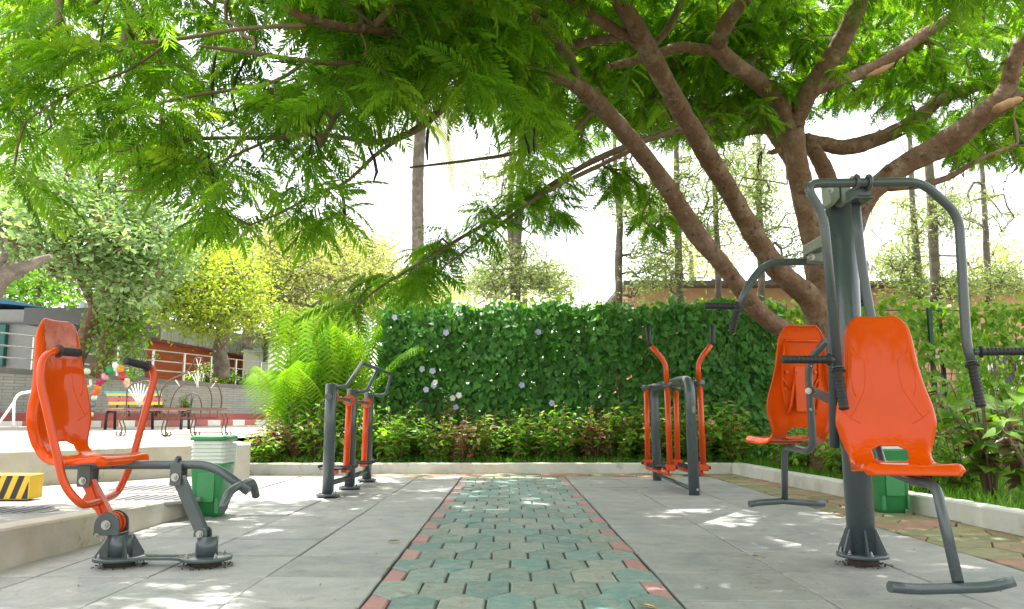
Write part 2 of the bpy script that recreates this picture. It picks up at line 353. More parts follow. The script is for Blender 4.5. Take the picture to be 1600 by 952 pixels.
def scatter(name, tv, tf, T, rnd, mat, parent=None, kind='stuff', smooth=False):
    """join N transformed copies of one small leaf shape; T is N x 3 x 4"""
    tv = np.asarray(tv, float); tf = np.asarray(tf, int); T = np.asarray(T, float)
    N, V = len(T), len(tv)
    vs = np.einsum('nij,vj->nvi', T[:, :, :3], tv) + T[:, None, :, 3]
    org = np.array(ORG[parent.name]) if parent is not None else np.zeros(3)
    vs = (vs - org).reshape(-1, 3)
    k = tf.shape[1]
    fs = (tf[None] + (np.arange(N) * V)[:, None, None]).reshape(-1, k)
    me = bpy.data.meshes.new(name)
    me.vertices.add(len(vs)); me.vertices.foreach_set('co', vs.astype(np.float32).ravel())
    me.loops.add(fs.size); me.loops.foreach_set('vertex_index', fs.astype(np.int32).ravel())
    me.polygons.add(len(fs)); me.polygons.foreach_set('loop_start', np.arange(0, fs.size, k, dtype=np.int32))
    me.polygons.foreach_set('use_smooth', np.full(len(fs), smooth))
    a = me.attributes.new('rnd', 'FLOAT', 'FACE'); a.data.foreach_set('value', np.repeat(np.asarray(rnd, np.float32), len(tf)))
    me.update(); me.validate()
    o = link(name, me, parent, mat)
    if kind: o['kind'] = kind
    return o
def frames(pos, xdir, nrm, scale):
    """N transforms whose x runs along xdir, z as near nrm as can be"""
    pos, xdir, nrm = (np.asarray(a, float) for a in (pos, xdir, nrm))
    x = xdir / np.linalg.norm(xdir, axis=1, keepdims=True)
    y = np.cross(nrm, x); y /= np.maximum(np.linalg.norm(y, axis=1, keepdims=True), 1e-6)
    z = np.cross(x, y)
    s = np.asarray(scale, float).reshape(-1, 1, 1)
    return np.concatenate([np.stack([x, y, z], axis=2) * s, pos[:, :, None]], axis=2)
def unit(n):
    v = rng.normal(size=(n, 3)); return v / np.linalg.norm(v, axis=1, keepdims=True)
# leaf shapes, x along the leaf, unit length
LEAF = (np.array([(0, 0, 0), (.35, .26, .05), (.35, -.26, .05), (.35, 0, -.02), (.75, .17, .02), (.75, -.17, .02), (.75, 0, -.05), (1, 0, -.12)]),
        np.array([(0, 3, 1), (0, 2, 3), (3, 6, 1), (1, 6, 4), (2, 5, 3), (3, 5, 6), (4, 6, 7), (5, 7, 6)]))
SLIM = (np.array([(0, 0, 0), (.4, .15, .03), (1, 0, -.08), (.4, -.15, .03)]), np.array([(0, 2, 1), (0, 3, 2)]))
HEART = (np.array([(0.08, 0, 0), (-.10, .25, .05), (.10, .46, .07), (.45, .40, .04), (1, 0, -.14), (-.10, -.25, .05), (.10, -.46, .07), (.45, -.40, .04), (.5, 0, -.03)]),
         np.array([(0, 2, 1), (0, 8, 2), (2, 8, 3), (3, 8, 4), (0, 5, 6), (0, 6, 8), (6, 7, 8), (7, 4, 8)]))
# ------------------------------------------------------------------ setting: ground, paving, kerbs, terrace
def sheet(name, pts, mat, kind='structure', parent=None):
    mb = MB(); mb.v = [Vector(p) for p in pts]; mb.face(tuple(range(len(pts))))
    o = mb.build(name, mat, parent)
    if kind and parent is None: o['kind'] = kind
    return o
sheet('ground', [(-900, -60, -0.06), (900, -60, -0.06), (900, 1500, -0.06), (-900, 1500, -0.06)], M['ground'])
patio = sheet('patio', [(-4.2, 0.6, -0.016), (4.3, 0.6, -0.016), (4.3, 11.7, -0.016), (-4.2, 11.7, -0.016)], M['joint'])
def clip(poly, a, b):
    """keep the part of a convex polygon left of the line a -> b"""
    out = []; ax, ay = a; dx, dy = b[0] - ax, b[1] - ay
    side = lambda p: dx * (p[1] - ay) - dy * (p[0] - ax)
    for i in range(len(poly)):
        p, q = poly[i], poly[(i + 1) % len(poly)]; sp, sq = side(p), side(q)
        if sp >= 0: out.append(p)
        if (sp > 0) != (sq > 0) and sp != sq:
            t = sp / (sp - sq); out.append((p[0] + t * (q[0] - p[0]), p[1] + t * (q[1] - p[1])))
    return out
def area(p): return 0.5 * sum(p[i][0] * p[(i + 1) % len(p)][1] - p[(i + 1) % len(p)][0] * p[i][1] for i in range(len(p)))
def inset(poly, g):
    """shrink a convex counter-clockwise polygon by g"""
    out = poly
    for i in range(len(poly)):
        (ax, ay), (bx, by) = poly[i], poly[(i + 1) % len(poly)]
        l = math.hypot(bx - ax, by - ay)
        if l < 1e-5: continue
        nx, ny = -(by - ay) / l, (bx - ax) / l
        out = clip(out, (ax + nx * g, ay + ny * g), (bx + nx * g, by + ny * g))
        if len(out) < 3: return []
    res = []
    for p in out:
        if not res or math.hypot(p[0] - res[-1][0], p[1] - res[-1][1]) > 1e-4: res.append(p)
    return res
def piece(name, poly, mat, parent, gap=0.003, bev=0.004, th=0.03, dz=0.0, tilt=0.0, zf=None):
    """one paving piece with chamfered rim, its own height and a slight tilt"""
    p = inset(poly, gap)
    if len(p) < 3 or area(p) < 0.0012: return
    q = inset(p, bev)
    if len(q) != len(p): q = [(x + (sum(a for a, _ in p) / len(p) - x) * 0.05, y + (sum(b for _, b in p) / len(p) - y) * 0.05) for x, y in p]
    cx, cy = sum(a for a, _ in p) / len(p), sum(b for _, b in p) / len(p)
    tx, ty = random.uniform(-tilt, tilt), random.uniform(-tilt, tilt)
    h = lambda x, y: dz + (x - cx) * tx + (y - cy) * ty + (zf(y) if zf else 0)
    mb = MB()
    mb.rings([[(x, y, h(x, y) - th) for x, y in p], [(x, y, h(x, y) - bev) for x, y in p], [(x, y, h(x, y)) for x, y in q]])
    return link(name, recentre(mb), parent, mat)
def recentre(mb):
    return mb.mesh('paving_piece')
path = sheet('path', [(-0.632, 0.8, -0.010), (0.748, 0.8, -0.010), (0.748, 10.93, -0.010), (-0.632, 10.93, -0.010)], M['joint'])
PW, X0, X1 = 1.378 / 6.5, -0.631, 0.747
for k in range(-2, 12):
    yk = 4.05 + 0.622 * k
    for i in range(8):
        j = lambda: random.uniform(-0.003, 0.003)
        a = X0 + i * PW
        A = [(a, yk), (a, yk - 0.25), (a + PW / 2, yk - 0.372), (a + PW, yk - 0.25), (a + PW, yk)]
        b = X0 + (i - 0.5) * PW
        B = [(b, yk - 0.622), (b + PW, yk - 0.622), (b + PW, yk - 0.372), (b + PW / 2, yk - 0.25), (b, yk - 0.372)]
        for P, half in ((A, i == 6), (B, i == 0)):
            P = clip(clip(P, (X0, 20), (X0, 0)), (X1, 0), (X1, 20))
            P = clip(P, (5, 10.93), (-5, 10.93))
            if len(P) < 3: continue
            P = [p for i_, p in enumerate(P) if math.hypot(p[0] - P[i_ - 1][0], p[1] - P[i_ - 1][1]) > 0.012]
            P = [(x + j(), y + j()) for x, y in P]
            if area(P) < 0.003: continue
            piece('paver', P, M['pink'] if half else M['paver'], path, random.choice((0.003, 0.004, 0.0055)), 0.008, 0.04, random.uniform(-0.005, 0.004), 0.018)
for cols, ph in (([-2.80, -2.39, -1.815, -1.225, -0.638], 4.18), ([0.754, 1.405, 2.06, 2.69], 4.27)):
    for c in range(len(cols) - 1):
        sh = random.choice((0, 0, 0.012, -0.02))
        for r in range(-3, 12):
            y0, y1 = ph + 0.622 * r + sh, ph + 0.622 * (r + 1) + sh
            P = clip([(cols[c], y0), (cols[c + 1], y0), (cols[c + 1], y1), (cols[c], y1)], (9, 10.93), (-9, 10.93))
            if len(P) >= 3: piece('stone_slab', P, M['slab'], patio, random.choice((0.002, 0.0028, 0.004, 0.006)), 0.005, 0.03, random.uniform(-0.005, 0.003), 0.004)
# behind the bin the patio widens to the left
for c in range(3):
    for r in range(6):
        x0, y0 = -3.75 + 0.31 * c, 8.3 + 0.62 * r
        P = [(x0, y0), (x0 + 0.31, y0), (x0 + 0.31, y0 + 0.62), (x0, y0 + 0.62)]
        P = clip(P, (9, 10.93), (-9, 10.93))
        if len(P) >= 3: piece('stone_slab', P, M['slab'], patio, 0.003, 0.003, 0.03, random.uniform(-0.003, 0.002), 0.002)
# mossy flagstone strip along the right kerb and the far kerb
KR = [(3.18, 11.5), (3.30, 8.9), (3.49, 5.56), (3.62, 3.9), (3.75, 2.2)]
def krx(y):
    for (xa, ya), (xb, yb) in zip(KR, KR[1:]):
        if y >= yb: return xa + (xb - xa) * (ya - y) / (ya - yb)
    return KR[-1][0]
strip = sheet('flagstone_strip', [(2.692, 1.2, -0.012), (3.9, 1.2, -0.012), (3.9, 11.6, -0.012), (-3.8, 11.6, -0.012), (-3.8, 10.935, -0.012), (2.692, 10.935, -0.012)], M['joint'])
HR = 0.215
verts = {}
def hv(x, y):
    k = (round(x, 3), round(y, 3))
    if k not in verts: verts[k] = (x + random.uniform(-0.05, 0.05), y + random.uniform(-0.045, 0.045))
    return verts[k]
for iy in range(0, 52):
    for ix in range(-13, 8):
        cx, cy = 2.55 + ix * HR * 1.5, 2.1 + (iy + (ix % 2) * 0.5) * HR * 1.732
        if cx > 3.8 or cy > 11.8: continue
        if cx < 2.4 and cy < 10.5: continue
        P = [hv(cx + HR * math.cos(math.pi / 3 * q), cy + HR * math.sin(math.pi / 3 * q)) for q in range(6)]
        if cy > 10.93 and cx < 2.5: P = clip(P, (-9, 10.94), (9, 10.94))
        else: P = clip(P, (2.694, 20), (2.694, 0))
        if len(P) < 3: continue
        P = clip(P, (9, 11.5), (-9, 11.5))
        if len(P) < 3: continue
        ym = sum(p[1] for p in P) / len(P)
        P = clip(P, (krx(ym - 1), ym - 1), (krx(ym + 1), ym + 1))
        if len(P) >= 3 and area(P) > 0.006: piece('flagstone', P, M['flag'], strip, 0.005, 0.006, 0.04, random.uniform(-0.005, 0.004), 0.012)
# kerbs
def kerb(name, pts, hs, width, mat, bev=0.012):
    """raised kerb along a ground polyline; pts is its visible foot, width goes to the left of the run"""
    mb = MB(); loops = []
    n = len(pts)
    for i in range(n):
        a, b = Vector((*pts[max(i - 1, 0)], 0)), Vector((*pts[min(i + 1, n - 1)], 0))
        d = (b - a).normalized(); l = Vector((-d.y, d.x, 0)); p = Vector((*pts[i], 0)); h = hs[i]
        loops.append([p + Vector((0, 0, -0.05)), p + Vector((0, 0, h - bev)), p + l * bev + Vector((0, 0, h)), p + l * (width - bev) + Vector((0, 0, h)), p + l * width + Vector((0, 0, h - bev)), p + l * width + Vector((0, 0, -0.05))])
    mb.rings(loops)
    o = mb.build(name, mat); o['kind'] = 'structure'
    return o
def dense(pts, k):
    out = []
    for a, b in zip(pts, pts[1:]):
        for j in range(k): out.append(tuple(np.array(a) + (np.array(b) - np.array(a)) * j / k))
    return out + [tuple(pts[-1])]
kerb('far_kerb', dense([(3.17, 11.5), (-3.85, 11.5)][::-1], 8), [0.145 + random.uniform(-.004, .004) for _ in range(9)], 0.16, M['whitewash'])
kr = dense([(3.165, 11.49)] + KR[1:], 3)
kerb('right_kerb', kr, [0.15 + random.uniform(-.004, .004) for _ in kr], 0.16, M['whitewash'])
ZT = lambda y: 0.215 - 0.06 * min(1, max(0, (y - 4.3) / 2.2))
KL = [(-2.72, 2.6), (-2.667, 4.33), (-2.613, 5.73), (-2.63, 6.8), (-2.98, 8.35), (-3.16, 9.05)]
kl = dense(KL, 4)
kerb('terrace_kerb', kl, [ZT(y) for _, y in kl], 0.20, M['stained'])
def klx(y):
    for (xa, ya), (xb, yb) in zip(KL, KL[1:]):
        if y <= yb: return xa + (xb - xa) * (y - ya) / (yb - ya)
    return KL[-1][0]
terr = MB()
ys = [2.6, 3.5, 4.33, 5.0, 5.73, 6.8, 7.5, 8.35, 9.05, 9.6]
for y in ys:
    terr.v += [Vector((-12, y, ZT(y) - 0.03)), Vector((klx(y) - 0.1, y, ZT(y) - 0.03))]
for i in range(len(ys) - 1): terr.face((2 * i, 2 * i + 1, 2 * i + 3, 2 * i + 2))
terrace = terr.build('terrace_pavement', M['joint']); terrace['kind'] = 'structure'
for ix in range(7):
    for iy in range(9):
        x1, y0 = -2.78 - 0.62 * ix, 3.3 + 0.66 * iy + 0.2 * (ix % 2)
        P = [(x1 - 0.62, y0), (x1, y0), (x1, y0 + 0.66), (x1 - 0.62, y0 + 0.66)]
        if ix <= 1: P = clip(P, (klx(y0) - 0.202, y0), (klx(y0 + 0.66) - 0.202, y0 + 0.66))
        if len(P) >= 3: piece('paving_slab', P, M['pavement'], terrace, 0.004, 0.004, 0.03, random.uniform(-0.009, -0.004), 0.003, ZT)
# manhole covers lying on the terrace
for (px, py, rx, lab) in ((244, 777, 0.34, 'round dark manhole cover in the raised pavement behind the rowing seat'), (240, 762, 0.42, 'larger dark manhole cover close to the foot of the white retaining wall'), (12, 803, 0.30, 'dark drain cover at the left edge of the raised pavement')):
    c = gr(px, py, 0.165)
    zz = ZT(c.y) - 0.004
    t = thing('manhole_cover', lab, 'manhole cover', (c.x, c.y, zz), 'covers in the raised pavement')
    MB().lathe([(rx * 1.0, -0.02), (rx, 0.006), (rx * 0.93, 0.008), (rx * 0.92, 0.003), (0.02, 0.003)], (c.x, c.y, zz), 32).build('rim', M['pavement'], t)
    mb = MB(); mb.lathe([(rx * 0.91, -0.01), (rx * 0.91, 0.007), (rx * 0.88, 0.010), (0.02, 0.010)], (c.x, c.y, zz), 32)
    for i in range(-3, 4): mb.box((c.x + i * rx * 0.22, c.y, zz + 0.012), (0.02, rx * 1.1, 0.006))
    mb.build('lid', M['manhole'], t)
# yellow and black kerb blocks
def hazard(px0, px1, pytop, pybot, z, lab, deep=0.18):
    a, b = gr(px0, pybot, z), gr(px1, pybot, z); b.y = a.y
    top = at(px1, pytop, a.y).z
    t = thing('hazard_block', lab, 'concrete block', (b.x, a.y, z), 'striped warning blocks')
    mb = MB(); mb.box(((a.x + b.x) / 2, a.y + deep / 2, (z + top) / 2), (b.x - a.x, deep, top - z), None, 0.006); mb.build('block', M['yellowpaint'], t)
    h = top - z - 0.014; x = a.x - 0.1
    while x < b.x:
        q = [(x, z + 0.006), (x + 0.045, z + 0.006), (x + 0.045 + h * 0.35, z + 0.006 + h), (x + h * 0.35, z + 0.006 + h)]
        q = clip(clip(q, (a.x + 0.008, 9), (a.x + 0.008, -9)), (b.x - 0.008, -9), (b.x - 0.008, 9))
        if len(q) >= 3: MB().prism([(u, a.y - 0.002, v) for u, v in q], (0, 0.004, 0)).build('stripe', M['blackpaint'], t)
        x += 0.092
hazard(-40, 44, 742, 781, 0.165, 'yellow and black striped block on the raised pavement')
# low retaining wall and the plaza above it
wa, wb = gr(0, 760, 0.165), gr(390, 737, 0.155)
wdir = (wb - wa).normalized(); wa2 = wa - wdir * 6
wn = Vector((-wdir.y, wdir.x, 0))
WZ = 0.49
mb = MB()
loops = []
for i in range(15):
    p = wa2 + (wb - wa2) * i / 14; p.z = 0
    zz = WZ + random.uniform(-0.006, 0.006)
    loops.append([p + Vector((0, 0, 0.05)), p + Vector((0, 0, zz - 0.02)), p + wn * 0.02 + Vector((0, 0, zz)), p + wn * 0.3 + Vector((0, 0, zz)), p + wn * 0.3 + Vector((0, 0, 0.05))])
mb.rings(loops)
prop(mb.build('retaining_wall', M['stained']), 'low stained whitewashed retaining wall behind the raised pavement', 'wall')
hz0 = gr(0, 742, 0.165)
hazard(-40, 8, 712, 741, 0.165, 'second striped block standing close to the retaining wall at the photo edge')
mb = MB(); p0 = wb + wn * 0.0
ret = [(wb.x, wb.y), (wb.x - 0.25, 10.2), (-3.95, 11.3), (-3.95, 11.9)]
loops = []
for (x, y) in ret: loops.append([Vector((x, y, 0.0)), Vector((x, y, 0.44)), Vector((x - 0.22, y + 0.02, 0.44)), Vector((x - 0.22, y + 0.02, 0.0))])
mb.rings(loops)
prop(mb.build('bed_wall', M['stained']), 'short stained wall at the left end of the shrub bed', 'wall')
sheet('plaza', [(wa2.x, wa2.y + 0.2, 0.483), (wb.x, wb.y + 0.15, 0.483), (-4.05, 11.3, 0.483), (-4.05, 14.0, 0.483), (2, 15, 0.483), (2, 60, 0.483), (-70, 60, 0.483), (-70, wa2.y, 0.483)], M['plaza'])
# planting bed inside the kerbs
sheet('bed_soil', [(-3.9, 11.6, 0.09), (3.25, 11.6, 0.09), (3.42, 8.9, 0.09), (3.62, 5.5, 0.09), (3.85, 2.2, 0.09), (14, 2.2, 0.09), (14, 14.6, 0.09), (-3.9, 14.6, 0.09)], M['soil'])
# ------------------------------------------------------------------ moulded seat, local: x across, y forward, z up, origin under the back of the pan
def make_seat_meshes():
    prof = spline([(0.405, -0.035), (0.40, -0.008), (0.375, 0.006), (0.28, 0.0), (0.17, -0.006), (0.12, -0.003), (0.085, 0.005), (0.055, 0.019), (0.03, 0.040), (0.012, 0.066), (0.0, 0.095), (-0.015, 0.17), (-0.024, 0.30), (-0.036, 0.45), (-0.052, 0.60), (-0.066, 0.70), (-0.073, 0.735), (-0.080, 0.752), (-0.090, 0.757)], 4)
    prof = [np.array(p) for p in prof]
    L = [0.0]
    for a, b in zip(prof, prof[1:]): L.append(L[-1] + float(np.linalg.norm(b - a)))
    key = [(0, 0.205), (0.03, 0.222), (0.06, 0.232), (0.16, 0.236), (0.27, 0.228), (0.36, 0.205), (0.43, 0.200), (0.52, 0.232), (0.60, 0.252), (0.68, 0.240), (0.78, 0.208), (0.90, 0.186), (1.03, 0.174), (1.08, 0.166), (1.12, 0.150), (1.145, 0.128), (1.17, 0.095), (1.2, 0.09)]
    ks, kw = zip(*key)
    tot = L[-1]; NU = 35
    us = np.linspace(-1, 1, NU)
    V, idx = [], {}
    def surf(s_i, u):
        y, z = prof[s_i]; s = L[s_i] / tot * 1.17
        hw = float(np.interp(s, ks, kw))
        a = prof[max(s_i - 1, 0)]; b = prof[min(s_i + 1, len(prof) - 1)]
        t = (b - a) / (np.linalg.norm(b - a) + 1e-9); n = np.array([t[1], -t[0]])    # towards the sitter
        if n @ np.array([0.6, 0.8]) < 0 and s < 1.0: n = -n
        e = max(0.0, abs(u) - 0.86) / 0.14
        back = min(1, max(0, (s - 0.36) / 0.2))
        cup = (0.030 * back * max(0.15, min(1, (1.12 - s) / 0.35)) + 0.010 * (1 - back)) * (abs(u) / 0.86 if abs(u) < 0.86 else 1) ** 2
        lip = -0.036 * e ** 2 * (1 if s < 0.9 else max(0.25, 1 - (s - 0.9) / 0.3))
        x = u * hw * (1 - 0.02 * e)
        p = np.array([y, z]) + n * (cup + lip)
        return (x, p[0], p[1])
    for i in range(len(prof)):
        for j, u in enumerate(us): V.append(surf(i, u))
    Fs = []
    for i in range(len(prof) - 1):
        s = (L[i] + L[i + 1]) / 2 / tot * 1.17
        for j in range(NU - 1):
            u = (us[j] + us[j + 1]) / 2
            if (abs(u) / 0.41) ** 3 + (abs(s - 0.418) / 0.056) ** 3 < 1: continue      # the slot where pan meets back
            Fs.append((i * NU + j, i * NU + j + 1, (i + 1) * NU + j + 1, (i + 1) * NU + j))
    me = bpy.data.meshes.new('seat_shell'); me.from_pydata(V, [], Fs)
    me.polygons.foreach_set('use_smooth', [True] * len(Fs))
    o = bpy.data.objects.new('tmp_shell', me); COL.objects.link(o)
    md = o.modifiers.new('s', 'SOLIDIFY'); md.thickness = 0.012; md.offset = 0
    m2 = o.modifiers.new('b', 'SUBSURF'); m2.levels = m2.render_levels = 1
    bpy.context.view_layer.update()
    me2 = bpy.data.meshes.new_from_object(o.evaluated_get(bpy.context.evaluated_depsgraph_get())); me2.name = 'seat_shell'
    bpy.data.objects.remove(o)
    me2.materials.clear()
    # moulded ribs: on the back (raised frames) and fine lines on the front
    def sp(s, u, off):
        k = int(np.argmin([abs(l / tot * 1.17 - s) for l in L]))
        x, y, z = surf(k, u); return Vector((x, y + off, z))
    rb = MB()
    for sg in (-1, 1):
        rb.tube([sp(s, u * sg, -0.014) for s, u in ((1.04, 0.72), (0.90, 0.70), (0.76, 0.62), (0.66, 0.50), (0.58, 0.42))], 0.008, 8)
        rb.tube([sp(s, u * sg, -0.014) for s, u in ((0.86, 0.20), (0.74, 0.26), (0.64, 0.30), (0.56, 0.42))], 0.012, 8)
        rb.tube([sp(s, u * sg, -0.014) for s, u in ((0.80, 0.64), (0.76, 0.50), (0.72, 0.34))], 0.007, 8)
    rb.tube([sp(1.06, u, -0.014) for u in (-0.7, -0.3, 0, 0.3, 0.7)], 0.009, 8)
    rb.box(sp(0.74, 0, -0.022), (0.10, 0.018, 0.30), None, 0.006)
    ribs = rb.mesh('seat_ribs')
    fl = MB()
    for sg in (-1, 1):
        fl.tube([sp(s, u * sg, 0.0062) for s, u in ((1.0, 0.78), (0.96, 0.70), (0.93, 0.45), (0.86, 0.42), (0.78, 0.44), (0.72, 0.50), (0.66, 0.62), (0.62, 0.70))], 0.0017, 6)
        fl.tube([sp(s, u * sg, 0.0068) for s, u in ((0.95, 0.80), (0.86, 0.80), (0.76, 0.72), (0.73, 0.62))], 0.0014, 6)
        fl.tube([sp(s, u * sg, 0.0068) for s, u in ((0.66, 0.86), (0.63, 0.72), (0.60, 0.5))], 0.0014, 6)
    lines = fl.mesh('seat_lines')
    pv = MB()
    for sg in (-1, 1):
        for s in (0.86, 0.74): pv.cyl(sp(s, sg * 0.52, -0.020), sp(s, sg * 0.52, -0.006), 0.011, None, 12)
    return me2, ribs, lines, pv.mesh('seat_bolts')
SEAT = make_seat_meshes()
for m_, k_ in zip(SEAT, ('seat', 'seat', 'seat', 'opaint')): m_.materials.append(M[k_])
def add_seat(root, loc, rz, label=None, scale=1.0):
    s = link('seat', SEAT[0], root); s.location = Vector(loc) - ORG[root.name]; s.rotation_euler = (0, 0, rz); s.scale = (scale,) * 3
    for n, m_ in (('rib', SEAT[1]), ('moulded_line', SEAT[2]), ('seat_bolt', SEAT[3])):
        c = link(n, m_, s)
    if label: s['label'] = label
    return s
def bolt(root, c, axis, r=0.017, name='bolt', mat='steel'):
    axis = Vector(axis).normalized(); c = Vector(c); mb = MB()
    mb.cyl(c, c + axis * 0.006, r, None, 18); mb.cyl(c + axis * 0.006, c + axis * 0.017, r * 0.66, None, 6); mb.cyl(c + axis * 0.017, c + axis * 0.024, r * 0.34, None, 10)
    return mb.build(name, M[mat], root)
def grip(root, a, b, r=0.019, flange=True, name='grip'):
    """ribbed rubber sleeve from a to b with a flange at a and a domed end at b"""
    a, b = Vector(a), Vector(b); d = (b - a).normalized(); l = (b - a).length
    pts, rad = [], []
    if flange: pts += [a, a + d * 0.004, a + d * 0.010, a + d * 0.012]; rad += [r * 1.25, r * 1.5, r * 1.5, r * 1.05]
    n = 10
    for i in range(n):
        q = a + d * (0.014 + (l - 0.03) * i / n); pts += [q, q + d * (l - 0.03) / n * 0.7]; rad += [r, r]
        pts += [q + d * (l - 0.03) / n * 0.75, q + d * (l - 0.03) / n * 0.95]; rad += [r * 0.95, r * 0.95]
    pts += [b - d * 0.008, b - d * 0.002, b]; rad += [r * 1.06, r * 1.0, r * 0.75]
    return MB().tube(pts, rad, 16).build(name, M['rubber'], root)
def flange(root, x, y, r=0.135, z=0.03, th=0.014, nb=4, name='base_plate', mat='gpaint'):
    MB().lathe([(r, z), (r, z + th), (r - 0.004, z + th + 0.003), (0.01, z + th + 0.003)], (x, y, 0), 36).build(name, M[mat], root)
    mb = MB(); mb.lathe([(r * 0.60, 0.0), (r * 0.58, z - 0.004), (0.01, z - 0.003)], (x, y, 0), 28)
    for i in range(40):
        a = random.uniform(0, 6.28); q = r * random.uniform(0.70, 1.10); s = random.uniform(0.003, 0.007)
        mb.ball((x + q * math.cos(a), y + q * math.sin(a), s * 0.5), s, 6, 4)
    mb.build('rusty_mortar', M['rust'], root)
    for i in range(nb):
        a = 2 * math.pi * (i + 0.5) / nb
        bolt(root, (x + r * 0.8 * math.cos(a), y + r * 0.8 * math.sin(a), z + th + 0.002), (0, 0, 1), 0.013, 'anchor_bolt')

# ------------------------------------------------------------------ rowing seat on the left
Y0 = 4.48
t = thing('rowing_machine', 'outdoor rowing machine with one orange seat and two black-gripped orange arms, beside the raised kerb', 'exercise machine', (-1.88, Y0, 0))
LX, RX_ = -2.115, -1.645
for x in (LX, RX_): flange(t, x, Y0, 0.135, 0.032, 0.016)
# tie plate between the two discs, with a long slot
mb = MB()
out = [(LX + 0.10, -0.085), (LX + 0.16, -0.060), (RX_ - 0.16, -0.060), (RX_ - 0.10, -0.085), (RX_ - 0.10, 0.085), (RX_ - 0.16, 0.060), (LX + 0.16, 0.060), (LX + 0.10, 0.085)]
xm = (LX + RX_) / 2
for (ya, yb) in ((-1, 1), (1, -1)):
    pts = [(p[0], Y0 + p[1], 0.036) for p in out if p[1] * ya > 0]
    if ya < 0: poly = pts + [(xm + 0.085, Y0 - 0.014, 0.036), (xm + 0.07, Y0 - 0.02, 0.036), (xm - 0.07, Y0 - 0.02, 0.036), (xm - 0.085, Y0 - 0.014, 0.036)]
    else: poly = pts + [(xm - 0.085, Y0 + 0.014, 0.036), (xm - 0.07, Y0 + 0.02, 0.036), (xm + 0.07, Y0 + 0.02, 0.036), (xm + 0.085, Y0 + 0.014, 0.036)]
    mb.prism(poly, (0, 0, 0.013))
for sx in (-1, 1): mb.box((xm + sx * 0.115, Y0, 0.0425), (0.06, 0.03, 0.0125))
mb.build('tie_plate', M['gpaint'], t)
# rear pedestal
mb = MB(); mb.cyl((LX, Y0, 0.05), (LX, Y0, 0.165), 0.062, None, 28)
mb.build('pedestal', M['gpaint'], t)
for k in range(4):
    a = R(40 + 90 * k); d = Vector((math.cos(a), math.sin(a), 0)); s_ = Vector((-d.y, d.x, 0)) * 0.005; c = Vector((LX, Y0, 0))
    MB().prism([c + d * 0.058 + Vector((0, 0, 0.05)) - s_, c + d * 0.125 + Vector((0, 0, 0.05)) - s_, c + d * 0.125 + Vector((0, 0, 0.062)) - s_, c + d * 0.066 + Vector((0, 0, 0.16)) - s_, c + d * 0.058 + Vector((0, 0, 0.16)) - s_], s_ * 2).build('gusset', M['gpaint'], t)
piv = at(175, 818, Y0)
def cheek(root, cx, cz, w_, zb, rtop, y, th, mat='gpaint', name='cheek_plate'):
    pts = [(cx - w_, y, zb), (cx + w_, y, zb)] + [(cx + rtop * math.cos(q), y, cz + rtop * math.sin(q)) for q in np.linspace(0, math.pi, 13)]
    return MB().prism(pts, (0, th, 0), 0.002).build(name, M[mat], root)
for y in (Y0 - 0.062, Y0 + 0.050):
    cheek(t, piv.x, piv.z, 0.068, 0.166, 0.066, y, 0.011)
MB().box((piv.x, Y0, 0.172), (0.14, 0.11, 0.012), None, 0.002).build('top_plate', M['gpaint'], t)
mb = MB()
for dy in (-0.035, 0.012): mb.cyl((piv.x, Y0 + dy, piv.z), (piv.x, Y0 + dy + 0.022, piv.z), 0.062, None, 28)
mb.build('pivot_disc', M['opaint'], t)
bolt(t, (piv.x + 0.0, Y0 - 0.064, piv.z), (0, -1, 0), 0.025)
for dx, dz in ((-0.045, -0.055), (-0.012, -0.075)): bolt(t, (piv.x + dx, Y0 - 0.063, piv.z + dz), (0, -1, 0), 0.012)
# beam with its bent front end
bz = at(200, 727, Y0).z
beam = fillet([at(95, 727, Y0), at(318, 726, Y0), at(345, 736, Y0 - 0.02), at(388, 768, Y0 - 0.03)], 0.12, 6)
MB().tube(beam, 0.0245, 18).build('beam', M['gpaint'], t)
e = at(376, 757, Y0 - 0.02)
MB().tube(fillet([at(347, 796, Y0 - 0.25), at(358, 768, Y0 - 0.16), e, at(394, 751, Y0 + 0.14), at(400, 775, Y0 + 0.22)], 0.08, 6), 0.0225, 16).build('foot_bar', M['gpaint'], t)
# clamp collars
c1 = at(278, 724, Y0)
mb = MB(); ring = [c1 + Vector((0, 0.033 * math.cos(q), 0.033 * math.sin(q))) for q in np.linspace(0, 2 * math.pi, 25)]
mb.tube(ring, 0.010, 8, caps=False); mb.build('collar', M['gpaint'], t)
# rear hanger and lever
top = at(137, 752, Y0)
for y in (Y0 - 0.050, Y0 + 0.038):
    MB().box((top.x, y + 0.006, (top.z + bz) / 2 - 0.012), (0.068, 0.011, bz - top.z + 0.03), None, 0.003).build('hanger_plate', M['gpaint'], t)
bolt(t, (top.x, Y0 - 0.051, top.z + 0.005), (0, -1, 0), 0.020)
MB().bar((piv.x - 0.005, Y0, piv.z), (top.x + 0.004, Y0, top.z), 0.06, 0.05, (1, 0, 0.5), 0.006).build('lever', M['opaint'], t)
yk = at(152, 781, Y0)
for dy in (-0.03, 0.03):
    MB().prism([(yk.x - 0.07, Y0 + dy - 0.004, yk.z - 0.005), (yk.x + 0.045, Y0 + dy - 0.004, yk.z - 0.075), (yk.x - 0.025, Y0 + dy - 0.004, yk.z + 0.085)], (0, 0.008, 0)).build('lever_gusset', M['opaint'], t)
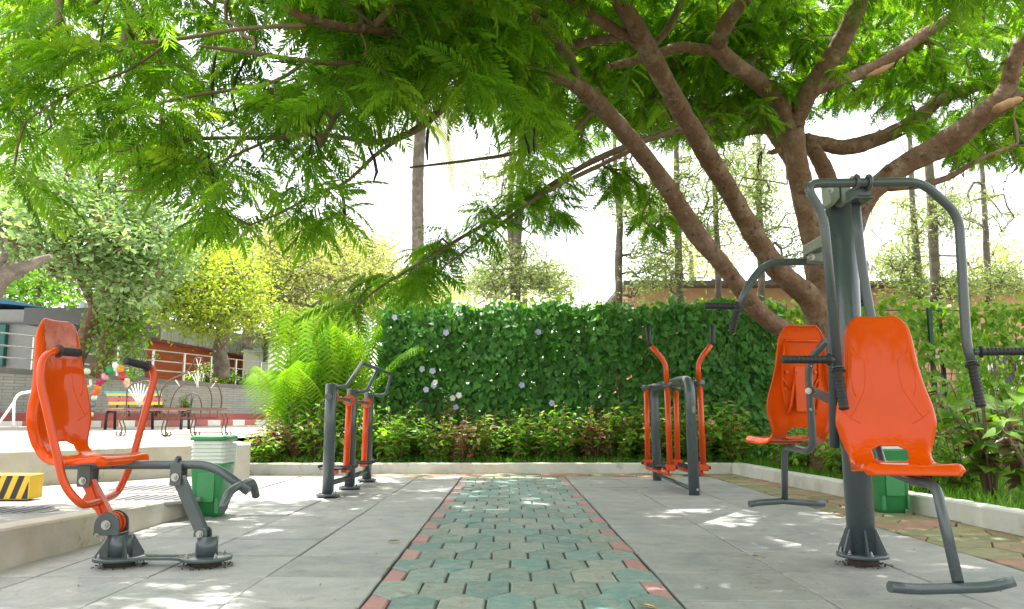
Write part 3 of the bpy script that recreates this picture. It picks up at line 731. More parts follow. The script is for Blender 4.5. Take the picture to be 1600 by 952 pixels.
# the two arms and the cross tube that joins them
YN, YF = Y0 - 0.30, Y0 + 0.34
na = at(62, 592, YN - 0.04); nb = at(100, 760, YN + 0.02); nc = at(128, 791, YN + 0.06)
fa = at(241, 592, YF + 0.06); fb = at(205, 725, YF); fc = at(184, 771, YF - 0.04)
mid = at(157, 783, Y0)
MB().tube(fillet([at(92, 547, YN + 0.06), at(68, 556, YN - 0.02), na, nb, nc + Vector((0, 0, 0)), mid, fc, fb, fa, at(238, 574, YF + 0.05), at(222, 570, YF - 0.02)], 0.075, 6), 0.0205, 16).build('arm', M['opaint'], t)
grip(t, at(90, 548.5, YN + 0.05), at(124, 551.5, YN + 0.20), 0.0235)
grip(t, at(231, 573, YF + 0.02), at(196, 563.5, YF - 0.13), 0.0235)
# front link
fl0, fl1 = at(279, 745, Y0), at(317, 833, Y0)
for y in (Y0 - 0.046, Y0 + 0.034):
    MB().box((fl0.x, y + 0.006, (fl0.z + bz) / 2 - 0.015), (0.060, 0.011, bz - fl0.z + 0.06), None, 0.003).build('hanger_plate', M['gpaint'], t)
bolt(t, (fl0.x, Y0 - 0.047, fl0.z), (0, -1, 0), 0.022)
MB().bar((fl0.x, Y0, fl0.z), (fl1.x, Y0, fl1.z), 0.058, 0.05, (1, 0, 0.4), 0.006).build('front_link', M['gpaint'], t)
MB().cyl((RX_, Y0, 0.05), (RX_, Y0, 0.155), 0.058, None, 28).build('front_pedestal', M['gpaint'], t)
for y in (Y0 - 0.042, Y0 + 0.031): cheek(t, fl1.x, fl1.z, 0.036, 0.155, 0.036, y, 0.011)
bolt(t, (fl1.x, Y0 - 0.044, fl1.z), (0, -1, 0), 0.020)
pan = at(205, 712, Y0); bk = at(90, 705, Y0)
se = add_seat(t, (pan.x - 0.395, Y0, bz + 0.043), R(-99), 'orange moulded seat with faded headrest')
# sun-bleached patch at the head, set on the shell
mb = MB()
s_rot = Matrix.Rotation(R(-84), 3, 'Z')
vs = SEAT[0].vertices
patch_f = []
zt = max(v.co.z for v in vs)
keep = {}
for p in SEAT[0].polygons:
    cz_ = sum(vs[i].co.z for i in p.vertices) / len(p.vertices); cx_ = sum(vs[i].co.x for i in p.vertices) / len(p.vertices)
    nn = p.normal
    if cz_ > zt - 0.215 and cz_ < zt - 0.012 and abs(cx_) < 0.125 and nn.y > 0.3:
        ids = []
        for i in p.vertices:
            if i not in keep:
                keep[i] = len(mb.v); mb.v.append(vs[i].co + vs[i].normal * 0.0018)
            ids.append(keep[i])
        mb.face(tuple(ids), True)
pm = mb.mesh('faded_patch'); link('faded_patch', pm, se, M['faded'])

# ------------------------------------------------------------------ two-seat pull-down station on the right
PX, PY = 1.935, 4.50
t = thing('pull_down_station', 'two-seat pull-down machine on one thick grey post, orange seats back to back', 'exercise machine', (PX, PY, 0))
flange(t, PX, PY, 0.135, 0.042, 0.016, 6)
ptop = at(1315, 300, PY)
MB().tube([(PX, PY, 0.05), (PX - 0.01, PY, 1.2), (ptop.x, PY, ptop.z)], [0.074, 0.074, 0.074], 32).build('post', M['gpaint'], t)
for k in range(6):
    a = R(20 + 60 * k); d = Vector((math.cos(a), math.sin(a), 0)); s_ = Vector((-d.y, d.x, 0)) * 0.005; c = Vector((PX, PY, 0))
    MB().prism([c + d * 0.07 + Vector((0, 0, 0.06)) - s_, c + d * 0.128 + Vector((0, 0, 0.06)) - s_, c + d * 0.128 + Vector((0, 0, 0.075)) - s_, c + d * 0.082 + Vector((0, 0, 0.19)) - s_, c + d * 0.07 + Vector((0, 0, 0.19)) - s_], s_ * 2).build('gusset', M['gpaint'], t)
# rear guide tube beside the post
MB().tube([at(1297, 296, PY + 0.02), at(1304, 700, PY + 0.05)], 0.028, 16).build('guide_tube', M['gpaint'], t)
YB = 4.12   # plane of the near pull bar
bar = fillet([at(1309, 575, YB + 0.02), at(1287, 336, YB), at(1256, 287, YB), at(1440, 284, YB), at(1498, 336, YB), at(1510, 536, YB + 0.02), at(1518, 566, YB + 0.02)], 0.085, 7)
MB().tube(bar, 0.0245, 18).build('pull_bar', M['gpaint'], t)
# bracket at the head of the post
bl_ = at(1331, 300, PY - 0.1)
for px_, mt in ((1304, 'gpale'), (1322, 'gpale')):
    p = at(px_, 298, PY - 0.14)
    MB().prism([p + Vector((-0.028, 0, 0.05)), p + Vector((0.028, 0, 0.05)), p + Vector((0.028, 0, -0.04)), p + Vector((-0.004, 0, -0.08)), p + Vector((-0.024, 0, -0.07))], (0, 0.12, 0), 0.002).build('head_bracket', M[mt], t)
bolt(t, at(1297, 297, PY - 0.16), (0, -1, 0), 0.017)
for px_ in (1338, 1357):
    c = at(px_, 285, YB); ring = [c + Vector((0, 0.034 * math.cos(q), 0.034 * math.sin(q))) for q in np.linspace(0, 2 * math.pi, 25)]
    MB().tube(ring, 0.0105, 8, caps=False).build('collar', M['gpaint'], t)
MB().box(at(1341, 303, YB + 0.1), (0.07, 0.16, 0.07), None, 0.006).build('link_block', M['gpaint'], t)
MB().box(at(1342, 313, YB + 0.1), (0.10, 0.14, 0.012), None, 0.002).build('link_block', M['gpaint'], t)
MB().tube(fillet([at(1337, 316, YB + 0.16), at(1347, 420, YB + 0.2), at(1369, 540, YB + 0.18), at(1378, 660, YB + 0.12)], 0.2, 6), 0.0245, 16).build('pull_rod', M['gpaint'], t)
# near handles
def weldring(p, d, r=0.029, name='weld_ring'):
    p, d = Vector(p), Vector(d).normalized(); return MB().cyl(p - d * 0.004, p + d * 0.004, r, None, 18).build(name, M['gpaint'], t)
for (a, b, ga, gb) in (((1309, 575), (1319, 640), (1305, 562), (1222, 562)), ((1518, 566), (1533, 636), (1521, 550), (1602, 549))):
    A_, B_ = at(*a, YB + 0.02), at(*b, YB - 0.04)
    weldring(A_, B_ - A_); grip(t, A_ + (B_ - A_) * 0.05, B_, 0.024)
    ca = at(*ga, YB + 0.02); cb = at(*gb, YB - 0.02)
    d = (cb - ca).normalized()
    MB().cyl(ca, ca + d * 0.035, 0.017, None, 14).build('handle_stub', M['gpaint'], t)
    grip(t, ca + d * 0.03, cb, 0.021)
# far pull bar, lower, behind the post
YFB = 5.05
far = fillet([at(1344, 470, YFB), at(1352, 412, YFB), at(1345, 408, YFB), at(1199, 410, YFB), at(1172, 440, YFB), at(1152, 487, YFB)], 0.11, 7)
MB().tube(far, 0.0245, 16).build('pull_bar', M['gpaint'], t)
c = at(1276, 395, PY + 0.42)
MB().prism([c + Vector((-0.03, 0, -0.05)), c + Vector((0.06, 0, -0.06)), c + Vector((0.08, 0, 0.11)), c + Vector((0.02, 0, 0.10)), c + Vector((-0.025, 0, 0.04))], (0, 0.1, 0), 0.002).build('side_bracket', M['gpale'], t)
MB().box(at(1285, 380, PY + 0.3), (0.06, 0.5, 0.07), None, 0.006).build('link_block', M['gpaint'], t)
bolt(t, at(1268, 402, PY + 0.40), (0, -1, 0), 0.02)
grip(t, at(1153, 480, YFB), at(1143, 520, YFB + 0.03), 0.021)
grip(t, at(1152, 479, YFB), at(1101, 478, YFB + 0.03), 0.021)
grip(t, at(1332, 475, YFB), at(1352, 474, YFB + 0.03), 0.019)
# near seat, its carrier tube and foot bar
SX = 1.955
NZ = 0.565
add_seat(t, (SX - 0.02, 4.12, NZ), R(170), 'near orange seat facing the path')
MB().tube(fillet([(SX - 0.02, 4.34, 1.15), (SX - 0.02, 4.27, NZ + 0.15), (SX - 0.01, 4.22, NZ - 0.035), at(1430, 752, 3.86), at(1462, 756, 3.72), at(1497, 910, 3.545)], 0.10, 6), 0.0235, 16).build('carrier_tube', M['gpaint'], t)
MB().tube(fillet([at(1390, 917, 3.50), at(1430, 921, 3.52), at(1500, 919, 3.545), at(1550, 917, 3.52), at(1584, 908, 3.50)], 0.05, 5), 0.0235, 16).build('foot_bar', M['gpaint'], t)
# far seat, seen from behind
fz = at(1255, 690, 5.4).z
fs = at(1254, 690, 5.36)
add_seat(t, (fs.x + 0.0, 5.38, fz + 0.01), R(8), 'far orange seat seen from behind')
MB().tube(fillet([at(1292, 532, 4.95), at(1268, 560, 5.12), at(1263, 580, 5.15), at(1270, 695, 5.20), at(1262, 705, 5.24), at(1226, 697, 5.55), at(1226, 780, 5.68)], 0.075, 6), 0.0235, 16).build('carrier_tube', M['gpaint'], t)
MB().tube(fillet([at(1171, 788, 5.66), at(1190, 785, 5.68), at(1226, 783, 5.68), at(1262, 786, 5.68), at(1289, 787, 5.66)], 0.05, 5), 0.023, 16).build('foot_bar', M['gpaint'], t)
for a, b in (((1266, 611, 5.10), (1303, 626, 4.72)),):
    for dz in (0, 8): MB().bar(at(a[0], a[1] + dz - 4, a[2]), at(b[0], b[1] + dz - 4, b[2]), 0.03, 0.008, (0, 0, 1)).build('seat_link', M['gpaint'], t)
bolt(t, at(1263, 611, 5.07), (-0.4, -1, 0), 0.02); bolt(t, at(1299, 625, 4.68), (0, -1, 0), 0.018)
for py_ in (572, 640): bolt(t, at(1266, py_, 5.13), (0, -1, 0), 0.008)

# ------------------------------------------------------------------ air walker on the left: three posts in a row
t = thing('air_walker', 'double air walker with three grey posts and orange swing legs, left of the path', 'exercise machine', (-1.80, 9.1, 0))
posts = [(gr(512, 777), 600), (gr(546, 765), 608), (gr(573, 753), 614)]
tops = []
for g, py in posts:
    h = at(g.x and proj(g)[0], py, g.y).z
    flange(t, g.x, g.y, 0.115, 0.012, 0.02)
    MB().tube([(g.x, g.y, 0.03), (g.x, g.y, h - 0.006), (g.x, g.y, h)], [0.058, 0.058, 0.052], 24).build('post', M['gpaint'], t)
    MB().cyl((g.x - 0.01, g.y - 0.055, h - 0.13), (g.x - 0.01, g.y - 0.066, h - 0.13), 0.035, None, 18).build('axle_cap', M['gpaint'], t)
    tops.append(Vector((g.x, g.y, h)))
# handle frame
hA, hB = at(566, 567, 8.55), at(611, 585, 9.85)
MB().tube([hA, (hA + hB) / 2, hB], 0.02, 12).build('handle_frame', M['gpaint'], t)
for i, tp in enumerate(tops):
    f = (0.0, 0.5, 1.0)[i]; e = hA + (hB - hA) * f
    s_ = tp + Vector((0.05, 0, -0.03)); kx = s_ + Vector((0.18, 0.05, 0.0)); kx.x = e.x - 0.10
    MB().tube(fillet([s_, kx, e], 0.10, 6), 0.02, 12).build('handle_leg', M['gpaint'], t)
for i in (0, 1, 2):
    tp = tops[i]; zc = tp.z - 0.13
    y = tp.y - 0.10 if i else tp.y + 0.12
    x = tp.x - 0.01
    MB().cyl((x, y - 0.045, zc), (x, y + 0.045, zc), 0.064, None, 26).build('hub', M['opaint'], t)
    MB().cyl((x, y - 0.052, zc), (x, y - 0.044, zc), 0.036, None, 20).build('hub_cap', M['gpale'], t)
    MB().tube([(x, y, zc), (x - 0.012, y, 0.23)], 0.036, 16).build('swing_leg', M['opaint'], t)
    MB().box((x, y + (0.10 if i == 0 else -0.02), 0.225), (0.06, 0.34, 0.05), None, 0.006).build('foot_bracket', M['opaint'], t)
    if i < 2:
        for dx in (0.0,):
            mb = MB(); cy_ = (tops[i].y + tops[i + 1].y) / 2 - 0.05
            mb.box((x + 0.03, cy_, 0.265), (0.34, 0.30, 0.022), None, 0.008)
            for q in range(-4, 5): mb.box((x + 0.03 + q * 0.034, cy_, 0.279), (0.014, 0.26, 0.008))
            mb.box((x - 0.145, cy_, 0.285), (0.014, 0.30, 0.03)); mb.box((x + 0.205, cy_, 0.285), (0.014, 0.30, 0.03))
            mb.build('foot_plate', M['rubber'], t)
for i in (0, 1): MB().tube([tops[i] * 1 + Vector((0, 0.05, -tops[i].z + 0.13)), tops[i + 1] + Vector((0, -0.05, -tops[i + 1].z + 0.13))], 0.028, 14).build('stretcher', M['gpaint'], t)
for i in (0, 1): MB().tube([tops[i] + Vector((0, 0.05, -0.13)), tops[i + 1] + Vector((0, -0.05, -0.13))], 0.02, 12).build('axle', M['gpaint'], t)

# ------------------------------------------------------------------ ski walker on the right of the path
t = thing('ski_walker', 'orange ski walker hanging in a bent grey frame, right of the path', 'exercise machine', (1.9, 9.3, 0))
nb_, fb_ = gr(1085, 774), gr(1027, 751)
ny, fy = nb_.y, fb_.y
MB().tube(fillet([nb_, at(1077, 595, ny), at(1062, 596, ny + 0.45), at(1022, 607, fy), at(1023, 640, fy), fb_], 0.16, 8), 0.056, 22).build('frame', M['gpaint'], t)
MB().tube([nb_ + Vector((-0.02, 0.0, 0.06)), fb_ + Vector((0, 0, 0.08))], 0.022, 12).build('ground_bar', M['gpaint'], t)
bolt(t, nb_ + Vector((0.02, -0.056, 0.06)), (0, -1, 0), 0.012)
mb = MB(); lb = at(1081.5, 640, ny) + Vector((0, -0.057, 0)); ringp = [lb + Vector((0.016 * math.cos(q), 0, 0.038 * math.sin(q))) for q in np.linspace(0, 2 * math.pi, 20)[:-1]]
mb.prism(ringp, (0, -0.002, 0)); mb.build('maker_plate', M['gpale'], t)
ay = (ny + fy) / 2
MB().tube([at(1004, 606, fy - 0.35), at(1036, 601, ay), ], 0.026, 14).build('axle', M['gpaint'], t)
MB().tube([at(1052, 601, ay), at(1098, 597, ay - 0.1)], 0.026, 14).build('axle', M['gpaint'], t)
def swing(px, pt, pb, Y, dx=0):
    a, b = at(px, pt, Y), at(px + dx, pb, Y)
    MB().tube([a, b], 0.032, 16).build('swing_bar', M['opaint'], t)
    MB().cyl(a + Vector((-0.05, 0, -0.02)), a + Vector((0.05, 0, -0.02)), 0.036, None, 16).build('bearing', M['gpaint'], t)
    MB().box(b, (0.10, 0.07, 0.07), None, 0.008).build('clevis', M['opaint'], t)
    bolt(t, b + Vector((0, -0.035, -0.045)), (0, -1, 0), 0.014)
    MB().cyl(b + Vector((-0.075, 0, 0)), b + Vector((0.075, 0, 0)), 0.02, None, 12).build('pin', M['rubber'], t)
    return b
Yn, Yf = 8.55, 9.55
b1 = swing(1010, 604, 723, Yf, 2); b2 = swing(1042, 600, 731, Yn, 5)
b3 = swing(1056, 605, 723, Yf, 3); b4 = swing(1093, 597, 731, Yn, 6)
for p, q in ((b1, b2), (b3, b4)):
    c = (p + q) / 2 + Vector((0, 0, -0.03))
    MB().tube([p + Vector((0, 0, -0.06)), q + Vector((0, 0, -0.06))], 0.028, 10).build('foot_arm', M['opaint'], t)
    mb = MB(); d = (q - p).normalized(); sd_ = Vector((-d.y, d.x, 0)).normalized()
    mb.box(c + Vector((0.0, 0, 0.015)), (0.36, 0.17, 0.02), (d, sd_, Vector((0, 0, 1))), 0.006)
    for s2 in (-1, 1): mb.box(c + sd_ * 0.085 * s2 + Vector((0, 0, 0.035)), (0.36, 0.012, 0.035), (d, sd_, Vector((0, 0, 1))))
    mb.build('foot_plate', M['rubber'], t)
for pts, g in (([(1042, 603), (1040, 570), (1033, 558), (1017, 541)], [(1017, 541), (1014, 534), (1012, 511)]), ([(1092, 600), (1091, 570), (1096, 559), (1111, 539)], [(1111, 539), (1113, 532), (1113, 508)])):
    MB().tube(fillet([at(*p, Yn) for p in pts], 0.08, 6), 0.027, 14).build('handle', M['opaint'], t)
    MB().tube(fillet([at(*p, Yn) for p in g], 0.05, 5), 0.027, 14).build('grip', M['rubber'], t)
# ------------------------------------------------------------------ skeleton helper: twigs reach from a limb skeleton to points in the crown
def grow(nodes, targets, sag=0.04, seg=0.28, zpen=1.0):
    """nodes: list of (x,y,z). Returns polylines (first point on the skeleton) and node arrays with parents."""
    P = [np.array(n, float) for n in nodes]; par = [-1] * len(P)
    arr = np.array(P); base = len(P)
    T = np.array(targets, float)
    d0 = np.array([np.min(np.sum((arr - q) ** 2, axis=1)) for q in T])
    cap = len(P) + len(T) * 14
    buf = np.zeros((cap, 3)); buf[:len(P)] = arr; n = len(P)
    lines = []
    for ti in np.argsort(d0):
        q = T[ti]
        dd = np.sum(((buf[:n] - q) * np.array([1, 1, zpen])) ** 2, axis=1)
        k = int(np.argmin(dd)); a = buf[k].copy(); L = np.linalg.norm(q - a)
        if L < 0.05: continue
        m = min(12, max(2, int(L / seg)))
        mid = (a + q) / 2 + rng.normal(size=3) * L * 0.10 + np.array([0, 0, sag * L])
        idx = [k]; prev = k
        for j in range(1, m + 1):
            t = j / m
            p = a * (1 - t) ** 2 + mid * 2 * t * (1 - t) + q * t * t
            if n < cap:
                buf[n] = p; par.append(prev); prev = n; idx.append(n); n += 1
        lines.append(idx)
    cnt = np.zeros(n)
    for idx in lines: cnt[idx[-1]] += 1
    for i in range(n - 1, base - 1, -1):
        if par[i] >= 0: cnt[par[i]] += cnt[i]
    return buf[:n], lines, cnt
def twig_mesh(name, buf, lines, cnt, r0, mat, parent, n=5, power=0.45, kind='stuff'):
    mb = MB()
    for idx in lines:
        c = cnt[idx[1]]
        mb.tube([buf[i] for i in idx], [r0 * max(1, (cnt[i] if j else c)) ** power for j, i in enumerate(idx)], n if c < 6 else n + 3, caps=False)
    o = mb.build(name, mat, parent)
    if kind: o['kind'] = kind
    return o

# ------------------------------------------------------------------ the big shade tree over the patio
BASE = gr(1296, 752, 0.09)
TB = Vector((at(1296, 560, 10).x, 10.0, 0.09))
tree = thing('shade_tree', 'large spreading shade tree with feathery leaves and brown forked limbs roofing the patio', 'tree', TB)
from mathutils import noise as mnoise
def limb(name, pts, mat='bark', knots=True):
    """pts: (photo x, photo y, distance, photo width)"""
    q = spline([(*at(a, b, Y), wd * (0.70 if wd > 20 else 0.85) / 2 / F * Y) for a, b, Y, wd in pts], 11)
    ps = [Vector(v[:3]) for v in q]
    rs = [float(v[3]) * (1 + 0.025 * math.sin(i * 0.6) + random.uniform(-0.015, 0.015)) for i, v in enumerate(q)]
    ps = [p + Vector((random.uniform(-1, 1), random.uniform(-1, 1), random.uniform(-1, 1))) * r * 0.035 for p, r in zip(ps, rs)]
    mb = MB(); mb.tube(ps, rs, 16)
    for i, p in enumerate(ps):
        for j in range(16):
            v = mb.v[i * 16 + j]; d = v - p
            f = 0.10 * mnoise.noise(v * 4.5) + 0.07 * mnoise.noise(v * 11) + 0.03 * mnoise.noise(v * 30)
            mb.v[i * 16 + j] = p + d * (1 + f)
    if knots:
        for i in range(5, len(ps) - 5, 16):
            if random.random() < 0.35:
                d = Vector((random.uniform(-1, 1), random.uniform(-1, 0.2), random.uniform(-1, 1))).normalized()
                mb.tube([ps[i], ps[i] + d * rs[i] * 1.1, ps[i] + d * rs[i] * 1.32], [rs[i] * 0.62, rs[i] * 0.40, rs[i] * 0.22], 9)
    mb.build(name, M[mat], tree)
    return ps
SK = []
SK += limb('trunk', [(1298, 752, 10, 110), (1296, 690, 10, 92), (1294, 600, 10, 84), (1288, 520, 10, 74), (1278, 420, 10, 56), (1266, 350, 9.95, 54), (1248, 270, 9.8, 50), (1238, 205, 9.7, 54)])
A_ = [(1280, 540, 10, 50), (1240, 522, 9.8, 42), (1190, 492, 9.4, 40), (1130, 415, 9.0, 38), (1090, 368, 8.7, 45), (1040, 290, 8.2, 40), (990, 225, 7.7, 40), (930, 158, 7.1, 43), (880, 122, 6.6, 34), (800, 100, 6.1, 30), (750, 84, 5.8, 27), (680, 62, 5.45, 25), (600, 48, 5.15, 22), (530, 42, 4.95, 19), (465, 22, 4.8, 17), (440, 5, 4.75, 13)]
SK += limb('limb', A_)
SK += limb('limb', [(1288, 500, 10, 66), (1262, 463, 9.9, 54), (1220, 426, 9.6, 49), (1180, 370, 9.3, 46), (1140, 300, 8.9, 43), (1110, 250, 8.5, 47), (1060, 165, 7.9, 45), (1020, 92, 7.3, 46), (998, 50, 7.0, 44), (970, 5, 6.7, 40), (940, -40, 6.4, 34), (890, -110, 6.0, 24)])
SK += limb('limb', [(1010, 75, 7.2, 36), (985, 58, 7.1, 30), (950, 40, 6.9, 27), (920, 20, 6.7, 24), (870, -20, 6.4, 18)])
SK += limb('limb', [(1005, 66, 7.15, 26), (975, 58, 7.1, 22), (935, 62, 7.2, 22), (890, 72, 7.4, 20), (850, 90, 7.6, 14)])
SK += limb('limb', [(1012, 78, 7.2, 16), (1040, 50, 7.3, 15), (1060, 12, 7.3, 14), (1078, -40, 7.2, 12)])
SK += limb('limb', [(1236, 215, 9.75, 46), (1222, 165, 9.6, 50), (1190, 132, 9.4, 43), (1140, 95, 9.1, 40), (1122, 72, 8.95, 40), (1133, 40, 8.6, 38), (1160, 0, 8.3, 36), (1185, -50, 8.0, 28)])
SK += limb('limb', [(1128, 82, 8.95, 26), (1100, 78, 8.9, 26), (1060, 75, 8.8, 24), (1010, 90, 8.7, 18), (950, 105, 8.5, 12)])
SK += limb('limb', [(1238, 205, 9.75, 44), (1255, 160, 9.5, 46), (1290, 105, 9.2, 46), (1312, 70, 9.0, 44), (1335, 25, 8.7, 40), (1355, -25, 8.4, 36), (1380, -90, 8.0, 26)])
SK += limb('limb', [(1268, 142, 9.45, 30), (1300, 130, 9.4, 30), (1345, 115, 9.4, 29), (1400, 85, 9.3, 28), (1440, 56, 9.2, 27), (1500, 17, 9.0, 24), (1550, -25, 8.8, 20)])
SK += limb('limb', [(1306, 470, 10.1, 36), (1304, 330, 10.3, 38), (1290, 270, 10.4, 38), (1270, 232, 10.4, 36), (1258, 214, 10.45, 30)])
SK += limb('limb', [(1258, 218, 10.4, 30), (1285, 224, 10.4, 32), (1325, 230, 10.5, 36), (1390, 210, 10.6, 34), (1440, 180, 10.7, 31), (1480, 150, 10.8, 28), (1560, 128, 11, 24), (1640, 122, 11.2, 16)])
SK += limb('limb', [(1312, 450, 10, 52), (1345, 325, 9.8, 48), (1400, 268, 9.6, 48), (1470, 225, 9.3, 48), (1530, 182, 9.0, 46), (1572, 142, 8.8, 42), (1585, 92, 8.6, 36), (1612, 50, 8.4, 32), (1660, 0, 8.2, 24)])
SK += limb('limb', [(1390, 276, 9.6, 22), (1480, 234, 9.3, 28), (1540, 186, 9.0, 30), (1600, 148, 8.7, 28), (1680, 120, 8.4, 24)])
SK += limb('limb', [(1330, 282, 9.9, 20), (1365, 292, 9.7, 17), (1430, 290, 9.6, 15), (1480, 278, 9.5, 12), (1530, 250, 9.4, 9), (1590, 225, 9.3, 6)], knots=False)
SK += limb('limb', [(1262, 320, 10.1, 26), (1230, 240, 10.3, 34), (1195, 192, 10.4, 36), (1160, 174, 10.5, 26), (1080, 180, 10.5, 18), (1000, 190, 10.6, 10)])
SK += limb('limb', [(1225, 205, 10.2, 18), (1180, 205, 10.3, 14), (1120, 218, 10.4, 12), (1060, 205, 10.5, 8)], knots=False)
# secondary branches that show between the leaves
def branch(pts): return limb('branch', pts, 'twig', False)
SK += branch([(760, 86, 5.85, 14), (722, 130, 5.8, 15), (688, 172, 5.75, 17), (640, 208, 5.6, 14), (585, 222, 5.5, 11), (500, 210, 5.4, 9), (430, 215, 5.35, 8), (300, 218, 5.3, 7), (180, 238, 5.3, 4)])
SK += branch([(560, 100, 5.2, 11), (480, 96, 5.1, 11), (400, 84, 5.0, 9), (310, 72, 4.9, 5)])
SK += branch([(480, 40, 4.85, 9), (380, 45, 4.9, 8), (270, 62, 5, 8), (130, 70, 5.1, 6), (10, 60, 5.2, 4), (-60, 66, 5.3, 3)])
SK += branch([(1150, 178, 10.0, 14), (1070, 200, 9.4, 14), (1000, 222, 8.8, 13), (930, 250, 8.3, 12), (860, 290, 7.9, 10), (790, 332, 7.5, 8), (720, 372, 7.2, 7), (655, 412, 6.9, 5), (590, 452, 6.7, 4), (548, 488, 6.6, 2)])
SK += branch([(1000, 228, 8.2, 10), (930, 262, 8.0, 9), (850, 302, 7.6, 8), (770, 360, 7.2, 6), (690, 420, 6.9, 3)])
SK += branch([(930, 170, 7.15, 10), (880, 215, 7.2, 9), (800, 240, 7.0, 8), (740, 250, 6.8, 6), (640, 262, 6.6, 4)])
SK += branch([(640, 208, 5.6, 8), (590, 240, 5.6, 8), (540, 285, 5.5, 6), (500, 300, 5.5, 6), (440, 332, 5.4, 5), (390, 352, 5.4, 3)])
SK += branch([(600, 50, 5.15, 8), (560, 20, 4.9, 8), (520, -10, 4.7, 7), (470, -40, 4.5, 5)])
SK += branch([(900, 140, 6.8, 16), (895, 100, 6.6, 20), (870, 60, 6.4, 18), (830, 20, 6.1, 14), (790, -30, 5.8, 10)])
SK += branch([(480, 96, 5.1, 8), (420, 130, 5.1, 7), (300, 150, 5.1, 6), (210, 170, 5.1, 4), (110, 180, 5.15, 3), (20, 170, 5.2, 2)])
SK += branch([(430, 215, 5.35, 6), (340, 255, 5.3, 5), (270, 290, 5.2, 4), (180, 300, 5.2, 3)])
SK += branch([(270, 62, 5, 6), (200, 110, 4.9, 5), (120, 140, 4.8, 4), (40, 190, 4.8, 3)])
# pale broken ends of limbs
MB().tube(spline([at(1548, 176, 8.72), at(1562, 168, 8.66), at(1580, 160, 8.62), at(1598, 154, 8.62)], 5), [0.004, 0.02, 0.035, 0.045, 0.05, 0.055, 0.05, 0.052, 0.05, 0.055, 0.05, 0.04, 0.05, 0.04, 0.03, 0.012], 9).build('torn_wood', M['cutwood'], tree)
for pxy in ((1203, 238),):
    a = at(*pxy, 10.0); MB().tube([a + Vector((0.14, 0.05, 0.05)), a + Vector((0.04, 0, 0)), a + Vector((-0.05, -0.06, -0.03))], [0.045, 0.035, 0.02], 9).build('stub', M['cutwood'], tree)
mb = MB(); mb.tube(spline([at(1352, 120, 9.32), at(1375, 111, 9.30), at(1398, 98, 9.26)], 4), [0.008, 0.02, 0.03, 0.04, 0.038, 0.045, 0.03, 0.02, 0.006], 8); mb.build('bark_scar', M['cutwood'], tree)

# crown: points spread through the volume the leaves fill
LOWX = [-150, 0, 100, 200, 280, 350, 420, 470, 520, 560, 620, 700, 760, 820, 880, 940, 1000, 1060, 1120, 1200, 1270, 1340, 1400, 1450, 1520, 1600, 1780]
LOWY = [215, 225, 215, 225, 262, 290, 265, 250, 215, 160, 140, 135, 160, 262, 262, 210, 214, 230, 215, 190, 165, 160, 170, 235, 255, 250, 250]
tg = []
def depth(px):
    if px < 500: return 4.7, 6.6
    if px < 760: return 4.8, 7.6
    if px < 880: return 5.4, 10
    return 9.3, 14.5
for px0, px1, n in ((-140, 500, 185), (500, 1000, 360), (1000, 1760, 1150)):
    for _ in range(n):
        px = random.uniform(px0, px1); lo = np.interp(px, LOWX, LOWY)
        py = random.uniform(-60 if px < 620 or px > 1000 else -190, lo); a, b = depth(px)
        tg.append(at(px, py, random.uniform(a, b)))
# above the frame, over the patio: the rest of the roof
for _ in range(2100):
    x, y, z = random.uniform(-3.6, 4.3), random.uniform(2.2, 13.0), random.uniform(3.3, 6.3)
    q = proj((x, y, z))
    if q[2] > 1 and q[1] > np.interp(q[0], LOWX, LOWY) - 45 or (x < -2.4 and y > 6.5) or (x < -1.7 and y < 7): continue
    if q[1] > -20 and q[0] > 860 and y < 9.0: continue
    tg.append(Vector((x, y, z)))
# dense middle of the roof that keeps the sun off the paving
for _ in range(1300):
    x, y, z = random.uniform(-3.4, 3.6), random.uniform(5.0, 13.4), random.uniform(4.4, 6.8)
    q = proj((x, y, z))
    if q[1] > np.interp(q[0], LOWX, LOWY) - (80 if q[0] < 900 else 30) or (q[1] > -20 and q[0] > 860 and y < 9.0) or (q[1] > -30 and q[0] < 560): continue
    tg.append(Vector((x, y, z)))
for _ in range(520):
    x, y, z = random.uniform(-2.6, 3.4), random.uniform(9.0, 14.0), random.uniform(5.8, 8.0)
    q = proj((x, y, z))
    if q[1] > 130 and q[0] < 900: continue
    tg.append(Vector((x, y, z)))
for _ in range(420):  # unseen leaves over and behind the camera, added to cut sky fill and reflections
    tg.append(Vector((random.uniform(-2.2, 4.5), random.uniform(-3.5, 2.2), random.uniform(3.4, 5.6))))
# hanging sprays below the general underside
for a, b, Y, n in ((655, 425, 6.9, 6), (690, 395, 7.25, 4), (720, 365, 7.25, 3), (640, 450, 7.21, 3), (600, 440, 6.8, 4), (800, 320, 7.5, 4), (850, 300, 7.8, 6), (870, 335, 7.8, 5), (500, 335, 5.4, 3), (440, 340, 5.4, 3), (760, 340, 7.3, 4), (555, 468, 6.6, 3), (500, 310, 5.5, 3), (985, 300, 8.6, 5), (1000, 350, 8.8, 4), (960, 280, 8.6, 5), (1060, 350, 9.2, 3), (40, 288, 5.0, 3), (330, 330, 5.3, 5)):
    for _ in range(n): tg.append(at(a + random.uniform(-30, 30), b + random.uniform(-22, 10), Y + random.uniform(-.3, .3)))
buf, lines, cnt = grow([tuple(p) for p in SK], [tuple(p) for p in tg])
twig_mesh('twigs', buf, lines, cnt, 0.0042, M['twig'], tree, 4, 0.48)
bt = [at(random.uniform(880, 1270), random.uniform(190, 345), random.uniform(8.2, 10.5)) for _ in range(110)] + [at(random.uniform(1300, 1600), random.uniform(150, 300), random.uniform(9, 11)) for _ in range(60)]
